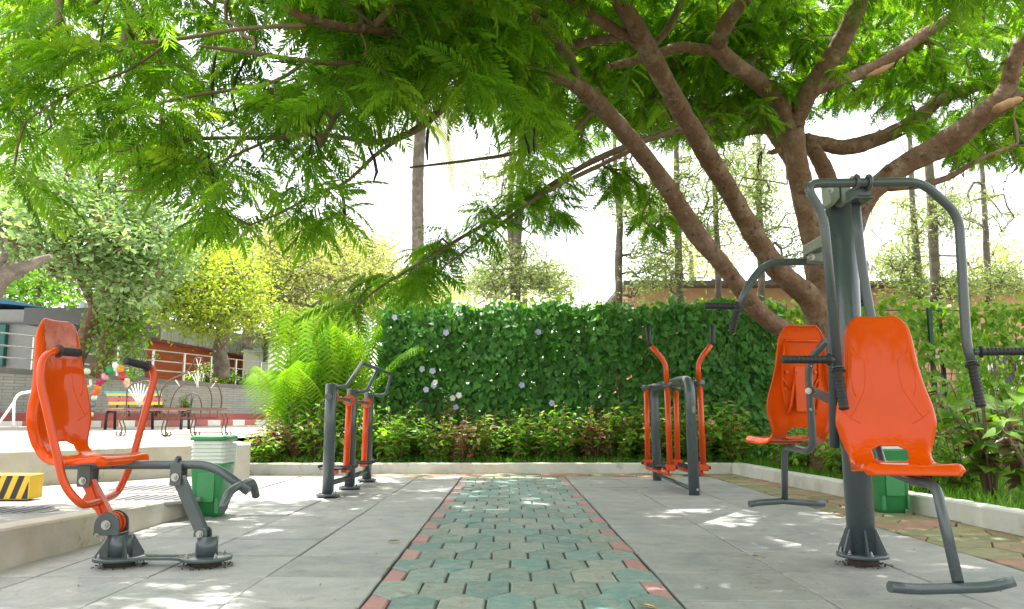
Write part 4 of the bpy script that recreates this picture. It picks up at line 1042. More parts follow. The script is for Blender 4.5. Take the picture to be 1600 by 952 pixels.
b2_, l2_, c2_ = grow([tuple(p) for p in SK], [tuple(p) for p in bt], 0.1)
twig_mesh('twigs', b2_, l2_, c2_, 0.0036, M['twig'], tree, 4, 0.42)

def frond_shape(pairs, wd, mid=True):
    """feathery frond, x along the stalk, unit long: drooping stalk with paired narrow blades like a comb"""
    V, Fc = [], []
    stalk = lambda x: np.array([x, 0, 0.14 * x - 0.40 * x * x])
    def tri(*p):
        Fc.append(tuple(range(len(V), len(V) + 3))); V.extend(p)
    for i in range(3):
        a, b = stalk(i / 3), stalk((i + 1) / 3); o_ = np.array([0, 0.012, 0]); tri(a - o_, b, a + o_)
    for i in range(pairs):
        s = 0.14 + 0.84 * (i + 0.5) / pairs; a = stalk(s)
        pl = 0.275 * (0.35 + 0.75 * math.sin(math.pi * min(1.0, 0.10 + 0.82 * s)))
        for sg in (-1, 1):
            ang = R(66 - 26 * s + 5 * math.sin(i * 2.3 + sg))
            d = np.array([math.cos(ang), sg * math.sin(ang), -0.05 + 0.06 * math.sin(i * 1.9 + sg * 2)]); d /= np.linalg.norm(d)
            perp = np.array([d[1], -d[0], 0.35 * sg]) * wd
            e = a + d * pl + np.array([0, 0, -0.30 * pl]); m_ = a + d * pl * 0.55 + np.array([0, 0, -0.07 * pl])
            if mid:
                tri(a, m_ - perp, m_ + perp); tri(m_ - perp, e, m_ + perp)
            else: tri(a - perp, e, a + perp)
    return np.array(V), np.array(Fc)
FR_HI = frond_shape(15, 0.0215)
FR_LO = frond_shape(8, 0.042, False)
fp, fx, fn, fs = [], [], [], []
for idx in lines:
    pl = [Vector(buf[i]) for i in idx]
    tot = sum((a - b).length for a, b in zip(pl, pl[1:]))
    use = min(tot, 0.9); k = max(4, int(use / 0.055)) + 8
    for j in range(k):
        back = use * (1 - min(1, j / (k - 7)))
        rem = back; p = pl[-1]; tdir = (pl[-1] - pl[-2]).normalized()
        for a, b in zip(reversed(pl[:-1]), reversed(pl[1:])):
            l = (b - a).length
            if rem <= l: p = b + (a - b) * (rem / max(l, 1e-6)); tdir = (b - a).normalized(); break
            rem -= l
        if p.y < 7.2 and random.random() < 0.42: continue
        ang = math.atan2(tdir.y, tdir.x) + (1 if j % 2 else -1) * R(random.uniform(15, 85)) * (0.9 if j >= k - 7 else 1)
        dz = random.gauss(-0.5, 0.42)
        fp.append(p); fx.append((math.cos(ang), math.sin(ang), dz)); fn.append((random.gauss(0, .45), random.gauss(0, .45), 1))
        fs.append(random.uniform(0.19, 0.32) * (1.35 if p.y < 7.2 else 1.0))
fp, fx, fn, fs = np.array(fp), np.array(fx), np.array(fn), np.array(fs)
TF = frames(fp, fx, fn, fs)
mid = fp + 0.5 * fs[:, None] * fx / np.linalg.norm(fx, axis=1, keepdims=True)
qx, qy, qw = proj(mid)
vis = (qx > -30) & (qx < 1630) & (qy > -60) & (qy < 620) & (qw > 1)
size = np.where(vis, fs / np.maximum(qw, 0.5), 0)
near = np.zeros(len(fs), bool); near[np.argsort(-size)[:300]] = True
rn = rng.random(len(fs))
frm = bpy.data.meshes.new('frond'); frm.from_pydata([tuple(v) for v in FR_HI[0]], [], [tuple(f) for f in FR_HI[1]]); frm.materials.append(M['frond'])
for i in np.where(near)[0]:
    o = link('frond', frm, tree)
    m = np.eye(4); m[:3] = TF[i]; m[:3, 3] -= np.array(TB)
    o.matrix_local = Matrix(m.tolist())
hi = (~near) & vis & (qw < 8.5)
lo = (~near) & (~hi)
scatter('foliage', *FR_HI, TF[hi], rn[hi], M['frond'], tree)
scatter('foliage', *FR_LO, TF[lo], rn[lo], M['frond'], tree)
print('FRONDS', len(fs), 'hi', hi.sum(), 'lo', lo.sum(), 'tris', hi.sum() * len(FR_HI[1]) + lo.sum() * len(FR_LO[1]))
# long dark seed pods
pods = []
for (a, b, l) in ((337, 85, .34), (383, 95, .36), (325, 245, .30), (510, 165, .32), (478, 178, .28), (672, 185, .30), (531, 290, .28), (576, 230, .25), (1157, 25, .3), (1265, 20, .34), (1270, 15, .3), (1364, 60, .42), (1393, 55, .3), (1450, 70, .4), (1466, 70, .34), (1510, 90, .40), (1525, 80, .38), (1540, 100, .36), (1555, 90, .3), (1495, 60, .3), (1575, 10, .26), (1588, 12, .3), (1420, 50, .26), (1367, 140, .26), (1378, 146, .22), (1395, 140, .2), (1155, 90, .26), (1167, 90, .24), (1190, 105, .2), (1188, 240, .3), (1190, 236, .24), (1005, 20, .3), (1012, 30, .26), (960, 60, .2), (905, 190, .2), (835, 200, .2), (820, 215, .2), (1580, 60, .3), (1530, 30, .26), (1010, 105, .24), (760, 160, .2)):
    Y = depth(a)[0] + (0.5 if a < 1000 else 2.4)
    p = at(a, b, Y); bend = random.uniform(-0.06, 0.06)
    mb = MB(); mb.tube([p + Vector((0, 0, 0.12)), p + Vector((0, 0, 0.02)), p, p + Vector((bend, 0, -l * 0.35)), p + Vector((bend * 1.4, 0.01, -l * 0.7)), p + Vector((bend * .8, 0.02, -l))], [0.002, 0.003, 0.008, 0.012, 0.012, 0.005], 7)
    mb.build('seed_pod', M['pod'], tree)
# ------------------------------------------------------------------ vine-covered fence behind the bed
FY = 13.0
fx0, fx1, FZ = at(598, 600, FY).x, 9.6, 2.58
vine = thing('vine_fence', 'green mesh fence smothered in heart-shaped vine leaves, with pale violet flowers', 'fence', ((fx0 + fx1) / 2, FY, 0.09))
for x in np.arange(fx0 + 0.3, fx1, 2.22):
    MB().box((x, FY + 0.06, 1.33), (0.055, 0.055, 2.5), None, 0.004).build('post', M['meshgreen'], vine)
for px in (1457,):
    x = at(px, 560, FY - 0.1).x; MB().box((x, FY - 0.1, 1.32), (0.06, 0.06, 2.5), None, 0.004).build('post', M['meshgreen'], vine)
mb = MB()
for z in (2.54, 2.05, 1.5, 1.05): mb.tube([(fx0, FY + 0.02, z), (fx1, FY + 0.02, z)], 0.010 if z in (2.54, 1.05) else 0.005, 6)
mb.build('rail', M['meshgreen'], vine)
mb = MB()
for x in np.arange(fx0, fx1, 0.16): mb.tube([(x, FY + 0.025, 0.15), (x, FY + 0.025, 2.54)], 0.0032, 4)
for z in np.arange(0.2, 2.5, 0.16): mb.tube([(fx0, FY + 0.03, z), (fx1, FY + 0.03, z)], 0.0032, 4)
o = mb.build('wire_mesh', M['meshgreen'], vine); o['kind'] = 'stuff'
mb = MB()
for i in range(230):
    x = random.uniform(fx0, fx1); z = 0.1; p = [Vector((x, FY + random.uniform(-.06, .06), z))]
    while z < random.uniform(1.4, 2.5):
        z += random.uniform(0.15, 0.4); x += random.uniform(-0.18, 0.18); p.append(Vector((x, FY + random.uniform(-.08, .08), z)))
    if len(p) > 1: mb.tube(p, 0.006, 5)
o = mb.build('vine_stem', M['twig'], vine); o['kind'] = 'stuff'
def bulge(x, z): return 0.11 * math.sin(x * 1.9 + z * 1.3) + 0.08 * math.sin(x * 4.3 - z * 3.1 + 1) + 0.05 * math.sin(x * 8.7 + z * 6.1)
def topz(x): return FZ + 0.05 * math.sin(x * 2.3) + 0.04 * math.sin(x * 7.1 + 2)
def vine_leaves(n, xa, xb, layer, thin):
    P, X, Nn, S = [], [], [], []
    while len(P) < n:
        x, z = random.uniform(xa, xb), random.uniform(0.12, topz(0) + 0.10)
        if z > topz(x) + random.uniform(-.03, .12): continue
        if thin and (math.sin(x * 3.1 + z * 2.0) + math.sin(x * 1.3 - z * 4.1 + 2) + 0.8 * math.sin(x * 6.7 + z * 5)) * 0.33 + (0.95 if z > 1.7 else 0.30) < random.uniform(-0.5, 0.75): continue
        y = FY - layer - bulge(x, z) + random.uniform(-.07, .07)
        P.append((x, y, z)); a = random.gauss(0, 0.7)
        X.append((math.sin(a), random.gauss(-0.25, 0.3), -math.cos(a))); Nn.append((random.gauss(0, .45), -1, random.gauss(0.55, .4))); S.append(random.uniform(0.075, 0.135))
    return np.array(P), X, Nn, S
xs = 4.0
P1, X1_, N1, S1 = vine_leaves(6800, fx0 - 0.1, xs + 0.5, 0.17, False)
P2, X2_, N2, S2 = vine_leaves(8500, fx0 - 0.05, xs + 0.3, 0.0, False)
T1 = frames(P1, X1_, N1, S1)
big = np.argsort(-np.array(S1) - 0.2 * (P1[:, 1] < FY - 0.25))[:300]
msk = np.zeros(len(P1), bool); msk[big] = True
hm = bpy.data.meshes.new('vine_leaf'); hm.from_pydata([tuple(v) for v in HEART[0]], [], [tuple(f) for f in HEART[1]]); hm.materials.append(M['vine'])
for i in big:
    o = link('leaf', hm, vine); m = np.eye(4); m[:3] = T1[i]; m[:3, 3] -= np.array(ORG[vine.name]); o.matrix_local = Matrix(m.tolist())
scatter('leaves', *HEART, T1[~msk], rng.random((~msk).sum()), M['vine'], vine)
scatter('leaves', *HEART, frames(P2, X2_, N2, S2), rng.random(len(P2)), M['vine'], vine)
P3, X3_, N3, S3 = vine_leaves(5200, xs, fx1 + 0.2, 0.10, True)
T3 = frames(P3, X3_, N3, np.array(S3) * 0.95); h3 = rng.random(len(P3)) < 0.45
scatter('leaves', *HEART, T3[~h3], rng.random((~h3).sum()), M['vinelime'], vine)
scatter('leaves', *HEART, T3[h3], rng.random(h3.sum()), M['shrub'], vine)
# young shoots along the top
P, X, Nn, S = [], [], [], []
for _ in range(420):
    x = random.uniform(fx0, fx1); z = topz(x) + abs(random.gauss(0, 0.07)); P.append((x, FY - random.uniform(-.1, .3), z)); X.append(tuple(unit(1)[0] + np.array([0, -.2, .1]))); Nn.append((random.gauss(0, .6), -.6, .8)); S.append(random.uniform(.06, .11))
scatter('leaves', *HEART, frames(P, X, Nn, S), rng.random(len(P)), M['vinelime'], vine)
def flower_mesh():
    mb = MB()
    for k in range(5):
        a = 2 * math.pi * k / 5; c, s = math.cos(a), math.sin(a); b0 = len(mb.v)
        for r, wd, y in ((0.008, 0.006, 0.0), (0.03, 0.022, -0.012), (0.048, 0.016, -0.008), (0.05, -0.016, -0.008), (0.03, -0.022, -0.012), (0.008, -0.006, 0.0)):
            mb.v.append(Vector((c * r - s * wd, y, s * r + c * wd)))
        mb.face(tuple(range(b0, b0 + 6)), True)
    mb.cyl((0, 0.02, 0), (0, -0.006, 0), 0.007, None, 8)
    return mb.mesh('flower')
flm, flw = flower_mesh(), flower_mesh(); flm.materials.append(M['petal']); flw.materials.append(M['petalw'])
for (px, py, wht) in ((660, 577, 0), (676, 580, 0), (678, 602, 0), (666, 609, 0), (680, 598, 1), (707, 622, 1), (717, 618, 1), (697, 520, 0), (841, 519, 0), (617, 496, 0), (815, 602, 0), (712, 637, 0), (862, 630, 0),):
    x, z = at(px, py, FY - 0.35).x, at(px, py, FY - 0.35).z
    o = link('flower', flw if wht else flm, vine); o.location = Vector((x, FY - 0.36, z)) - ORG[vine.name]; o.rotation_euler = (random.uniform(-.5, .2), random.uniform(0, 6), random.uniform(-.5, .5)); o.scale = (1.0,) * 3

# ------------------------------------------------------------------ grass and the shrubs in the bed
def blades(n, poly_fn, hmin, hmax):
    P, X, Nn, S = [], [], [], []
    while len(P) < n:
        p = poly_fn()
        if p is None: continue
        P.append(p); X.append((random.gauss(0, .35), random.gauss(0, .35), 1)); Nn.append((random.gauss(0, 1), -1, 0.1)); S.append(random.uniform(hmin, hmax))
    return P, X, Nn, S
BLADE = (np.array([(0, -.05, 0), (0, .05, 0), (.6, .035, .03), (.6, -.035, .03), (1, 0, .14)]), np.array([(0, 1, 2), (0, 2, 3), (3, 2, 4)]))
a_ = blades(7500, lambda: (random.uniform(-3.8, 3.25), random.uniform(11.68, 12.5), 0.085), 0.06, 0.17)
scatter('grass', *BLADE, frames(*a_), rng.random(7500), M['grass'])
def rightbed():
    y = random.uniform(4.6, 12.9); x = krx(min(y, 11.4)) + 0.18 + random.uniform(0, 1) ** 1.4 * 5
    return (x, y, 0.085) if x < 8.5 else None
a_ = blades(14000, rightbed, 0.06, 0.16)
scatter('grass', *BLADE, frames(*a_), rng.random(14000), M['grass'])

def shrub_data(h, r, nst, per, ls, droop=0.2):
    """stems and leaf transforms of one shrub standing at the origin"""
    mb = MB(); P, X, Nn, S = [], [], [], []
    for _ in range(nst):
        a = random.uniform(0, 6.28); rr = r * math.sqrt(random.random()); hh = h * random.uniform(0.5, 1.0) * (1 - 0.3 * (rr / r) ** 2)
        tip = Vector((rr * math.cos(a), rr * math.sin(a), hh)); q = Vector((tip.x * 0.45 + random.uniform(-.04, .04), tip.y * 0.45, hh * 0.5)); b = Vector((tip.x * 0.2, tip.y * 0.2, -0.02))
        mb.tube([b, q, tip], [0.009, 0.006, 0.003], 5)
        for k in range(per):
            t = 0.22 + 0.78 * (k / per) ** 0.8; p = b * (1 - t) ** 2 + q * 2 * t * (1 - t) + tip * t * t
            az = a + k * 2.4 + random.uniform(-.5, .5)
            P.append(p); X.append((math.cos(az), math.sin(az), random.gauss(0.25 - droop, 0.35))); Nn.append((random.gauss(0, .35), random.gauss(-.15, .35), 1)); S.append(ls * random.uniform(0.6, 1.15) * (0.75 if t > 0.93 else 1))
    return mb, (P, X, Nn, S)
def shrub_proto(h, r, nst, per, ls, mats):
    mb, d = shrub_data(h, r, nst, per, ls)
    st = mb.mesh('shrub_stem'); st.materials.append(M['twig'])
    T = frames(*d); rr = rng.random(len(T)); half = rng.random(len(T)) < mats[2]
    out = [(st, 'stem')]
    for sel, mk in ((~half, mats[0]), (half, mats[1])):
        if sel.sum() == 0: continue
        o = scatter('foliage', *LEAF, T[sel], rr[sel], M[mk], None, None); me = o.data; bpy.data.objects.remove(o); out.append((me, 'foliage'))
    return out
def place_shrub(proto, x, y, rz, sc, name, label, group, z=0.08, cat='shrub'):
    r_ = thing(name, label, cat, (x, y, z), group); r_.rotation_euler = (0, 0, rz); r_.scale = (sc, sc, sc * random.uniform(0.92, 1.08))
    for me, nm in proto:
        o = link(nm, me, r_)
        if nm == 'foliage': o['kind'] = 'stuff'
    return r_
PG = [shrub_proto(0.82, 0.36, 26, 13, 0.125, ('shrub', 'copper', 0.06)) for _ in range(3)]
PC = [shrub_proto(0.84, 0.34, 24, 13, 0.105, ('copper', 'shrub', 0.35)) for _ in range(3)]
PD = [shrub_proto(0.60, 0.32, 26, 16, 0.06, ('dark', 'shrub', 0.1)) for _ in range(1)]
GL, CL = 'green leafy shrub in the bed before the vine fence', 'copper-leaved shrub in the bed before the vine fence'
copper_px = [(400, 440), (455, 520), (690, 745), (770, 860), (905, 960), (1150, 1180)]
def where(px):
    for lim, s in ((445, 'at the left end'), (500, 'just left of the air walker'), (545, 'behind the first air walker post'), (600, 'behind the last air walker post'), (665, 'right of the air walker'), (715, 'left of the path end'), (765, 'facing the left half of the path'), (815, 'facing the middle of the path'), (870, 'facing the right half of the path'), (925, 'right of the path end'), (985, 'left of the ski walker'), (1040, 'behind the left ski walker bars'), (1100, 'behind the right ski walker bars'), (1150, 'at the kerb corner')):
        if px < lim: return s
    return 'below the leaning limb'
x = -3.55
while x < 3.4:
    for row in range(2):
        xx = x + random.uniform(-.1, .1) + 0.16 * row; yy = 12.0 + 0.42 * row + random.uniform(-.1, .1)
        px = proj((xx, yy, 0.6))[0]
        cop = any(a <= px <= b for a, b in copper_px) and random.random() < 0.8
        pr = random.choice(PC if cop else PG)
        place_shrub(pr, xx, yy, random.uniform(0, 6.28), random.uniform(1.05, 1.3), 'copper_shrub' if cop else 'green_shrub', ('copper-leaved' if cop else 'green leafy') + (' shrub in the bed front row, ' if row == 0 else ' shrub close against the vine fence, ') + where(px), 'copper shrubs in the bed' if cop else 'green shrubs in the bed')
    x += 0.40
for i in range(16):
    y = 11.3 - i * 0.33; xx = krx(y) + 0.42 + random.uniform(0, .3)
    if y < 7.2: break
    place_shrub(random.choice(PG), xx, y, random.uniform(0, 6.28), random.uniform(0.7, 0.95), 'green_shrub', ['low green shrub behind the right kerb, by the kerb corner', 'low green shrub behind the right kerb, left of the far orange seat', 'low green shrub behind the right kerb, below the far orange seat', 'low green shrub behind the right kerb, beside the thick grey post'][min(3, i // 4)], 'green shrubs behind the right kerb')
for i in range(14):
    xx, y = random.uniform(4.4, 8.5), random.uniform(9.0, 12.5)
    cop = random.random() < 0.35
    place_shrub(random.choice(PC if cop else PG), xx, y, random.uniform(0, 6.28), random.uniform(0.9, 1.25), 'copper_shrub' if cop else 'green_shrub', 'copper shrub on the grass behind the two-seat machine' if cop else 'green shrub on the grass behind the two-seat machine', 'copper shrubs on the grass' if cop else 'green shrubs on the grass')
place_shrub(PD[0], at(610, 640, 12.3).x, 12.45, 0, 1.35, 'dark_shrub', 'dark rounded small-leaved shrub at the left end of the vine fence', None, cat='shrub')
c = gr(400, 725, 0.1)
place_shrub(shrub_proto(0.62, 0.30, 14, 10, 0.14, ('shrub', 'shrub', 0)), at(405, 690, 11.75).x, 11.75, 1, 1.0, 'green_shrub', 'bright broad-leaved shrub spilling over the left end of the bed', None)

# big-leaved plants at the right, near the camera: each leaf is a part
def big_leaf_plant(label, base, h, r, n, ls, mats, dark):
    t = thing('big_leaf_shrub', label, 'shrub', base)
    mb = MB(); B = Vector(base); L_ = []
    for k in range(max(6, n // 7)):
        a = random.uniform(0, 6.28); rr = r * math.sqrt(random.random()); tip = B + Vector((rr * math.cos(a), rr * math.sin(a), h * random.uniform(0.55, 1)))
        q = B + Vector((rr * .3 * math.cos(a), rr * .3 * math.sin(a), h * 0.45))
        mb.tube([B + Vector((rr * .1 * math.cos(a), rr * .1 * math.sin(a), -.02)), q, tip], [0.012, 0.009, 0.005], 6)
        for j in range(7):
            u = 0.3 + 0.7 * j / 6; p = B * (1 - u) ** 2 + q * 2 * u * (1 - u) + tip * u * u; az = a + j * 2.3 + random.uniform(-.4, .4)
            L_.append((p, (math.cos(az), math.sin(az), random.gauss(-.25, .3)), (random.gauss(0, .25), random.gauss(-.3, .3), 1), ls * random.uniform(.65, 1.15), u))
    o = mb.build('stem', M['twig'], t)
    T = frames([l[0] for l in L_], [l[1] for l in L_], [l[2] for l in L_], [l[3] for l in L_])
    big = []
    for mk in mats:
        vv = np.array([(0, 0, 0), (.12, .22, .03), (.35, .36, .05), (.6, .27, .02), (.82, .12, -.04), (1, 0, -.14), (.82, -.12, -.04), (.6, -.27, .02), (.35, -.36, .05), (.12, -.22, .03), (.3, 0, -.015), (.62, 0, -.04)])
        ff = [(0, 10, 1), (1, 10, 2), (2, 10, 11), (2, 11, 3), (3, 11, 4), (4, 11, 5), (0, 9, 10), (9, 8, 10), (8, 11, 10), (8, 7, 11), (7, 6, 11), (6, 5, 11)]
        me = bpy.data.meshes.new('big_leaf'); me.from_pydata([tuple(v) for v in vv], [], ff); me.polygons.foreach_set('use_smooth', [True] * len(ff)); me.materials.append(M[mk]); big.append(me)
    for i, l in enumerate(L_):
        d = random.random() < dark
        o = link('leaf', big[1 if d else 0], t); m = np.eye(4); m[:3] = T[i]; m[:3, 3] -= np.array(base); o.matrix_local = Matrix(m.tolist())
b = at(1548, 770, 7.0)
big_leaf_plant('large lime-green leafed coleus with dark lower leaves at the right edge of the bed', (b.x, 7.0, 0.09), 1.08, 0.36, 110, 0.19, ('coleus', 'coleusdark'), 0.15)
b = at(1592, 770, 6.3)
big_leaf_plant('dark wine-coloured coleus at the photo edge, behind the right kerb', (b.x + 0.1, 6.3, 0.09), 0.85, 0.28, 70, 0.16, ('coleusdark', 'coleus'), 0.5)
b = at(1480, 770, 8.2)
big_leaf_plant('thin red-leafed plant between the orange seat and the lime coleus', (b.x, 8.2, 0.09), 1.05, 0.3, 60, 0.12, ('coleusdark', 'coleusdark'), 0.4)

# ------------------------------------------------------------------ areca palm clump
b = at(500, 640, 12.6)
ar = thing('areca_palm', 'bright yellow-green areca palm clump left of the vine fence', 'palm', (b.x, 12.7, 0.08))
AB = Vector((b.x, 12.7, 0.08))
def palm_frond(L, up, arch, nl, ll, lw, hang):
    """local: grows from the origin towards +x, arching over"""
    pts = [Vector((L * t * math.cos(up) * (1 + 0.15 * t), 0, L * (t * math.sin(up) - arch * t * t))) for t in np.linspace(0, 1, 12)]
    mb = MB(); mb.tube(pts, [0.016 * (1 - 0.85 * i / 11) for i in range(12)], 6)
    for k in range(nl):
        t = 0.2 + 0.8 * k / (nl - 1); f = t * 11; i = min(10, int(f)); p = pts[i].lerp(pts[i + 1], f - i); d = (pts[i + 1] - pts[i]).normalized()
        l = ll * (0.45 + 0.75 * math.sin(math.pi * (0.12 + 0.80 * t)))
        for sg in (-1, 1):
            side = Vector((0, sg, 0)); dirv = (side * 0.85 + d * 0.62 + Vector((0, 0, 0.20))).normalized()
            w_ = d * lw; b0 = len(mb.v); e = p + dirv * l + Vector((0, 0, -hang * l)); m_ = p + dirv * l * 0.5 + Vector((0, 0, -hang * l * 0.22))
            mb.v += [p - w_ * 0.5, p + w_ * 0.5, m_ + w_, m_ - w_ * 0.6, e]
            mb.face((b0, b0 + 1, b0 + 2, b0 + 3)); mb.face((b0 + 3, b0 + 2, b0 + 4))
    return mb.mesh('palm_frond')
AF = [palm_frond(L, R(u), a, 21, 0.54, 0.021, 0.7) for L, u, a in ((2.5, 86, 0.15), (2.4, 80, 0.24), (2.05, 74, 0.34), (1.6, 62, 0.6))]
for m_ in AF: m_.materials.append(M['areca'])
for i in range(56):
    k = random.choice((0, 0, 1, 1, 1, 2, 2)); o = link('frond', AF[k], ar)
    o.location = (random.uniform(-0.5, 0.5), random.uniform(-.35, .35), random.uniform(0.0, 0.3)); o.rotation_euler = (random.uniform(-.1, .1), random.uniform(-.08, .06), random.uniform(0, 6.28)); s = random.uniform(0.8, 1.12); o.scale = (s, s, s)
# long fronds that lean over the fence end
for rz, s in ((-0.1, 1.15),):
    o = link('frond', AF[2], ar); o.location = (0.45, -0.1, 0.5); o.rotation_euler = (0, 0.2, rz); o.scale = (s, s, s)
for i in range(16):
    x, y = random.uniform(-.7, .7), random.uniform(-.35, .35); MB().tube([AB + Vector((x, y, -0.03)), AB + Vector((x * 1.1, y, 0.4))], [0.035, 0.025], 8).build('cane', M['yellowgreen'], ar)

# ------------------------------------------------------------------ background trees
def bg_tree(name, label, trunks, blobs, n, leaf, shape, mat, bark='barkgrey', group=None, clump=0.35, per=26, twr=0.010, droop=0.0, cat='tree', hang=None):
    """trunks: lists of (px, py, Y, px width); blobs: (px, py, Y, rx_px, ry_px, depth m, weight)"""
    t0 = trunks[0][0]; b = at(t0[0], t0[1], t0[2]); base = (b.x, b.y, b.z)
    t = thing(name, label, cat, base, group)
    sk = []
    mb = MB()
    for tr in trunks:
        q = spline([(*at(a, b_, Y), w_ / 2 / F * Y) for a, b_, Y, w_ in tr], 5); ps = [Vector(v[:3]) for v in q]
        mb.tube([p + Vector((random.uniform(-1, 1), random.uniform(-1, 1), 0)) * float(v[3]) * 0.12 for p, v in zip(ps, q)], [float(v[3]) * random.uniform(.94, 1.06) for v in q], 10); sk += ps
    mb.build('trunk', M[bark], t)
    cl = []; ws = np.array([bb[6] for bb in blobs], float); ws /= ws.sum()
    for k in rng.choice(len(blobs), n // per, p=ws):
        px, py, Y, rx, ry, dz, _ = blobs[k]
        u = unit(1)[0] * rng.random() ** 0.45
        cl.append(at(px + u[0] * rx, py + u[2] * ry, max(3.0, Y + u[1] * dz)))
    buf, lines, cnt = grow([tuple(p) for p in sk], [tuple(c) for c in cl], seg=0.5)
    twig_mesh('branches', buf, lines, cnt, twr, M[bark], t, 5, 0.45)
    cl = np.array([tuple(c) for c in cl]); m = len(cl)
    rad = clump * rng.uniform(0.6, 1.3, m)
    P = np.repeat(cl, per, 0) + rng.normal(size=(m * per, 3)) * 0.5 * np.repeat(rad, per)[:, None] * np.array([1, 1, 0.7])
    X = unit(m * per); X[:, 2] = X[:, 2] * 0.6 - droop
    Nn = rng.normal(size=(m * per, 3)) * 0.6 + np.array([0, -0.25, 1])
    S = leaf * rng.uniform(0.6, 1.25, m * per)
    rr = np.clip(np.repeat(rng.random(m), per) + rng.normal(size=m * per) * 0.18, 0, 0.999)
    scatter('foliage', *shape, frames(P, X, Nn, S), rr, M[mat], t)
    if hang:
        mb = MB(); hp, hx, hn, hs = [], [], [], []
        for (px, py, Y, l) in hang:
            a = at(px, py, Y); pts = [a + Vector((random.uniform(-.1, .1) * k, random.uniform(-.1, .1) * k, -l * k / 6)) for k in range(7)]
            mb.tube(pts, 0.012, 4)
            for p in pts:
                for _ in range(5): hp.append(p + Vector((random.gauss(0, .09), random.gauss(0, .09), random.gauss(0, .12)))); hx.append(tuple(unit(1)[0] + np.array([0, 0, -.5]))); hn.append((0.1, -1, .4)); hs.append(0.14)
        o = mb.build('hanging_vine', M['twig'], t); o['kind'] = 'stuff'
        scatter('vine_leaves', *LEAF, frames(hp, hx, hn, hs), rng.random(len(hp)), M['shrub'], t)
    return t
bg_tree('fig_tree', 'big glossy-leaved tree with dark twin trunks standing behind the railing', [[(108, 592, 24, 30), (130, 535, 24, 26), (150, 480, 24, 22), (165, 430, 23.8, 18), (160, 380, 23.5, 12)], [(150, 590, 24, 34), (168, 545, 24, 28), (178, 480, 24, 22), (176, 420, 24, 16), (185, 350, 24, 10)], [(150, 480, 24, 18), (135, 455, 23.5, 14), (122, 430, 23, 10)]],
        [(100, 370, 22, 110, 70, 3, 3), (190, 360, 22, 100, 80, 3, 3), (60, 300, 22, 110, 60, 3, 2), (200, 430, 22, 70, 60, 2.5, 2), (240, 390, 22.5, 70, 60, 2, 1.5), (20, 360, 22, 60, 70, 2, 1.5), (160, 250, 23, 190, 60, 3, 2.5), (185, 470, 23, 26, 30, 1, 0.3)],
        26000, 0.175, LEAF, 'glossy', 'bark', None, 0.62, 34, 0.014, hang=[(random.uniform(165, 225), random.uniform(440, 500), 23.4, random.uniform(1.0, 2.0)) for _ in range(30)])
bg_tree('pale_limb_tree', 'thick pale limb and branches of a tree at the left photo edge', [[(-60, 560, 17, 60), (-45, 470, 17, 50), (-10, 432, 17, 34), (25, 422, 17, 26), (52, 412, 17, 18), (80, 400, 17, 8)], [(-10, 460, 17, 24), (12, 436, 17, 15), (35, 430, 17, 9)], [(-20, 430, 17, 14), (6, 405, 17, 11), (6, 380, 17, 8)]],
        [(-40, 330, 17, 60, 60, 2, 1), (20, 330, 18, 40, 40, 1, .6)], 1300, 0.2, LEAF, 'glossy', 'barkgrey', None, 0.5, 20)
bg_tree('yellow_green_tree', 'bright yellow-green tree with a straight grey trunk before the red building', [[(346, 590, 27, 26), (345, 545, 27, 22), (348, 500, 27, 18), (338, 450, 27, 12)], [(347, 510, 27, 14), (362, 470, 27, 10), (375, 430, 27, 7)]],
        [(310, 450, 26, 70, 70, 3, 3), (370, 470, 26, 50, 60, 2, 1.6), (290, 400, 26, 50, 50, 2, 1.2), (350, 420, 27, 60, 50, 3, 1.2), (395, 450, 28, 30, 44, 2, .7), (250, 470, 26, 24, 40, 2, .6), (322, 500, 26, 34, 22, 1.5, 0.6), (270, 440, 26, 35, 50, 2, 1)], 17000, 0.135, LEAF, 'yellowgreen', 'barkgrey', None, 0.75, 26, 0.014, 0.25)
bg_tree('feathery_tree', 'pale feathery tree whose trunk leans right, behind the areca palm', [[(386, 545, 32, 20), (390, 500, 32, 16), (402, 478, 32, 14), (430, 452, 32, 11), (465, 430, 32, 7)], [(396, 488, 32, 13), (425, 470, 32, 11), (470, 462, 32, 7)], [(404, 476, 32, 9), (440, 470, 32, 6), (490, 480, 32, 4)]],
        [(500, 400, 32, 100, 60, 5, 4), (440, 380, 32, 60, 50, 4, 2), (560, 430, 32, 60, 60, 4, 2.4), (470, 450, 33, 70, 40, 3, 1.6), (590, 400, 33, 40, 50, 3, 1.2), (410, 430, 33, 45, 50, 3, 1.2)], 30000, 0.18, SLIM, 'feathery', 'barkgrey', None, 0.8, 34, 0.012)
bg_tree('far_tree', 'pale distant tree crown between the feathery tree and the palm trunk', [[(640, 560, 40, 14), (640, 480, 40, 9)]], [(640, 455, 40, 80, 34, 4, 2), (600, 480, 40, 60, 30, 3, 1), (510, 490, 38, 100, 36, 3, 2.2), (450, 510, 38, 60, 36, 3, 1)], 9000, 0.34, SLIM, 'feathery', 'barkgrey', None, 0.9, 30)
bg_tree('dark_far_tree', 'green tree crown rising behind the grey building', [[(60, 520, 34, 20), (60, 440, 34, 12)]], [(60, 440, 34, 110, 50, 4, 2), (230, 440, 34, 90, 60, 4, 1.4), (330, 400, 36, 80, 50, 4, 1.2), (300, 470, 40, 90, 40, 4, 1.2), (420, 490, 40, 60, 30, 4, .8), (0, 330, 34, 60, 60, 4, 1), (400, 440, 38, 60, 50, 4, 1)], 9500, 0.34, LEAF, 'shrub', 'barkgrey', None, 0.9, 30)
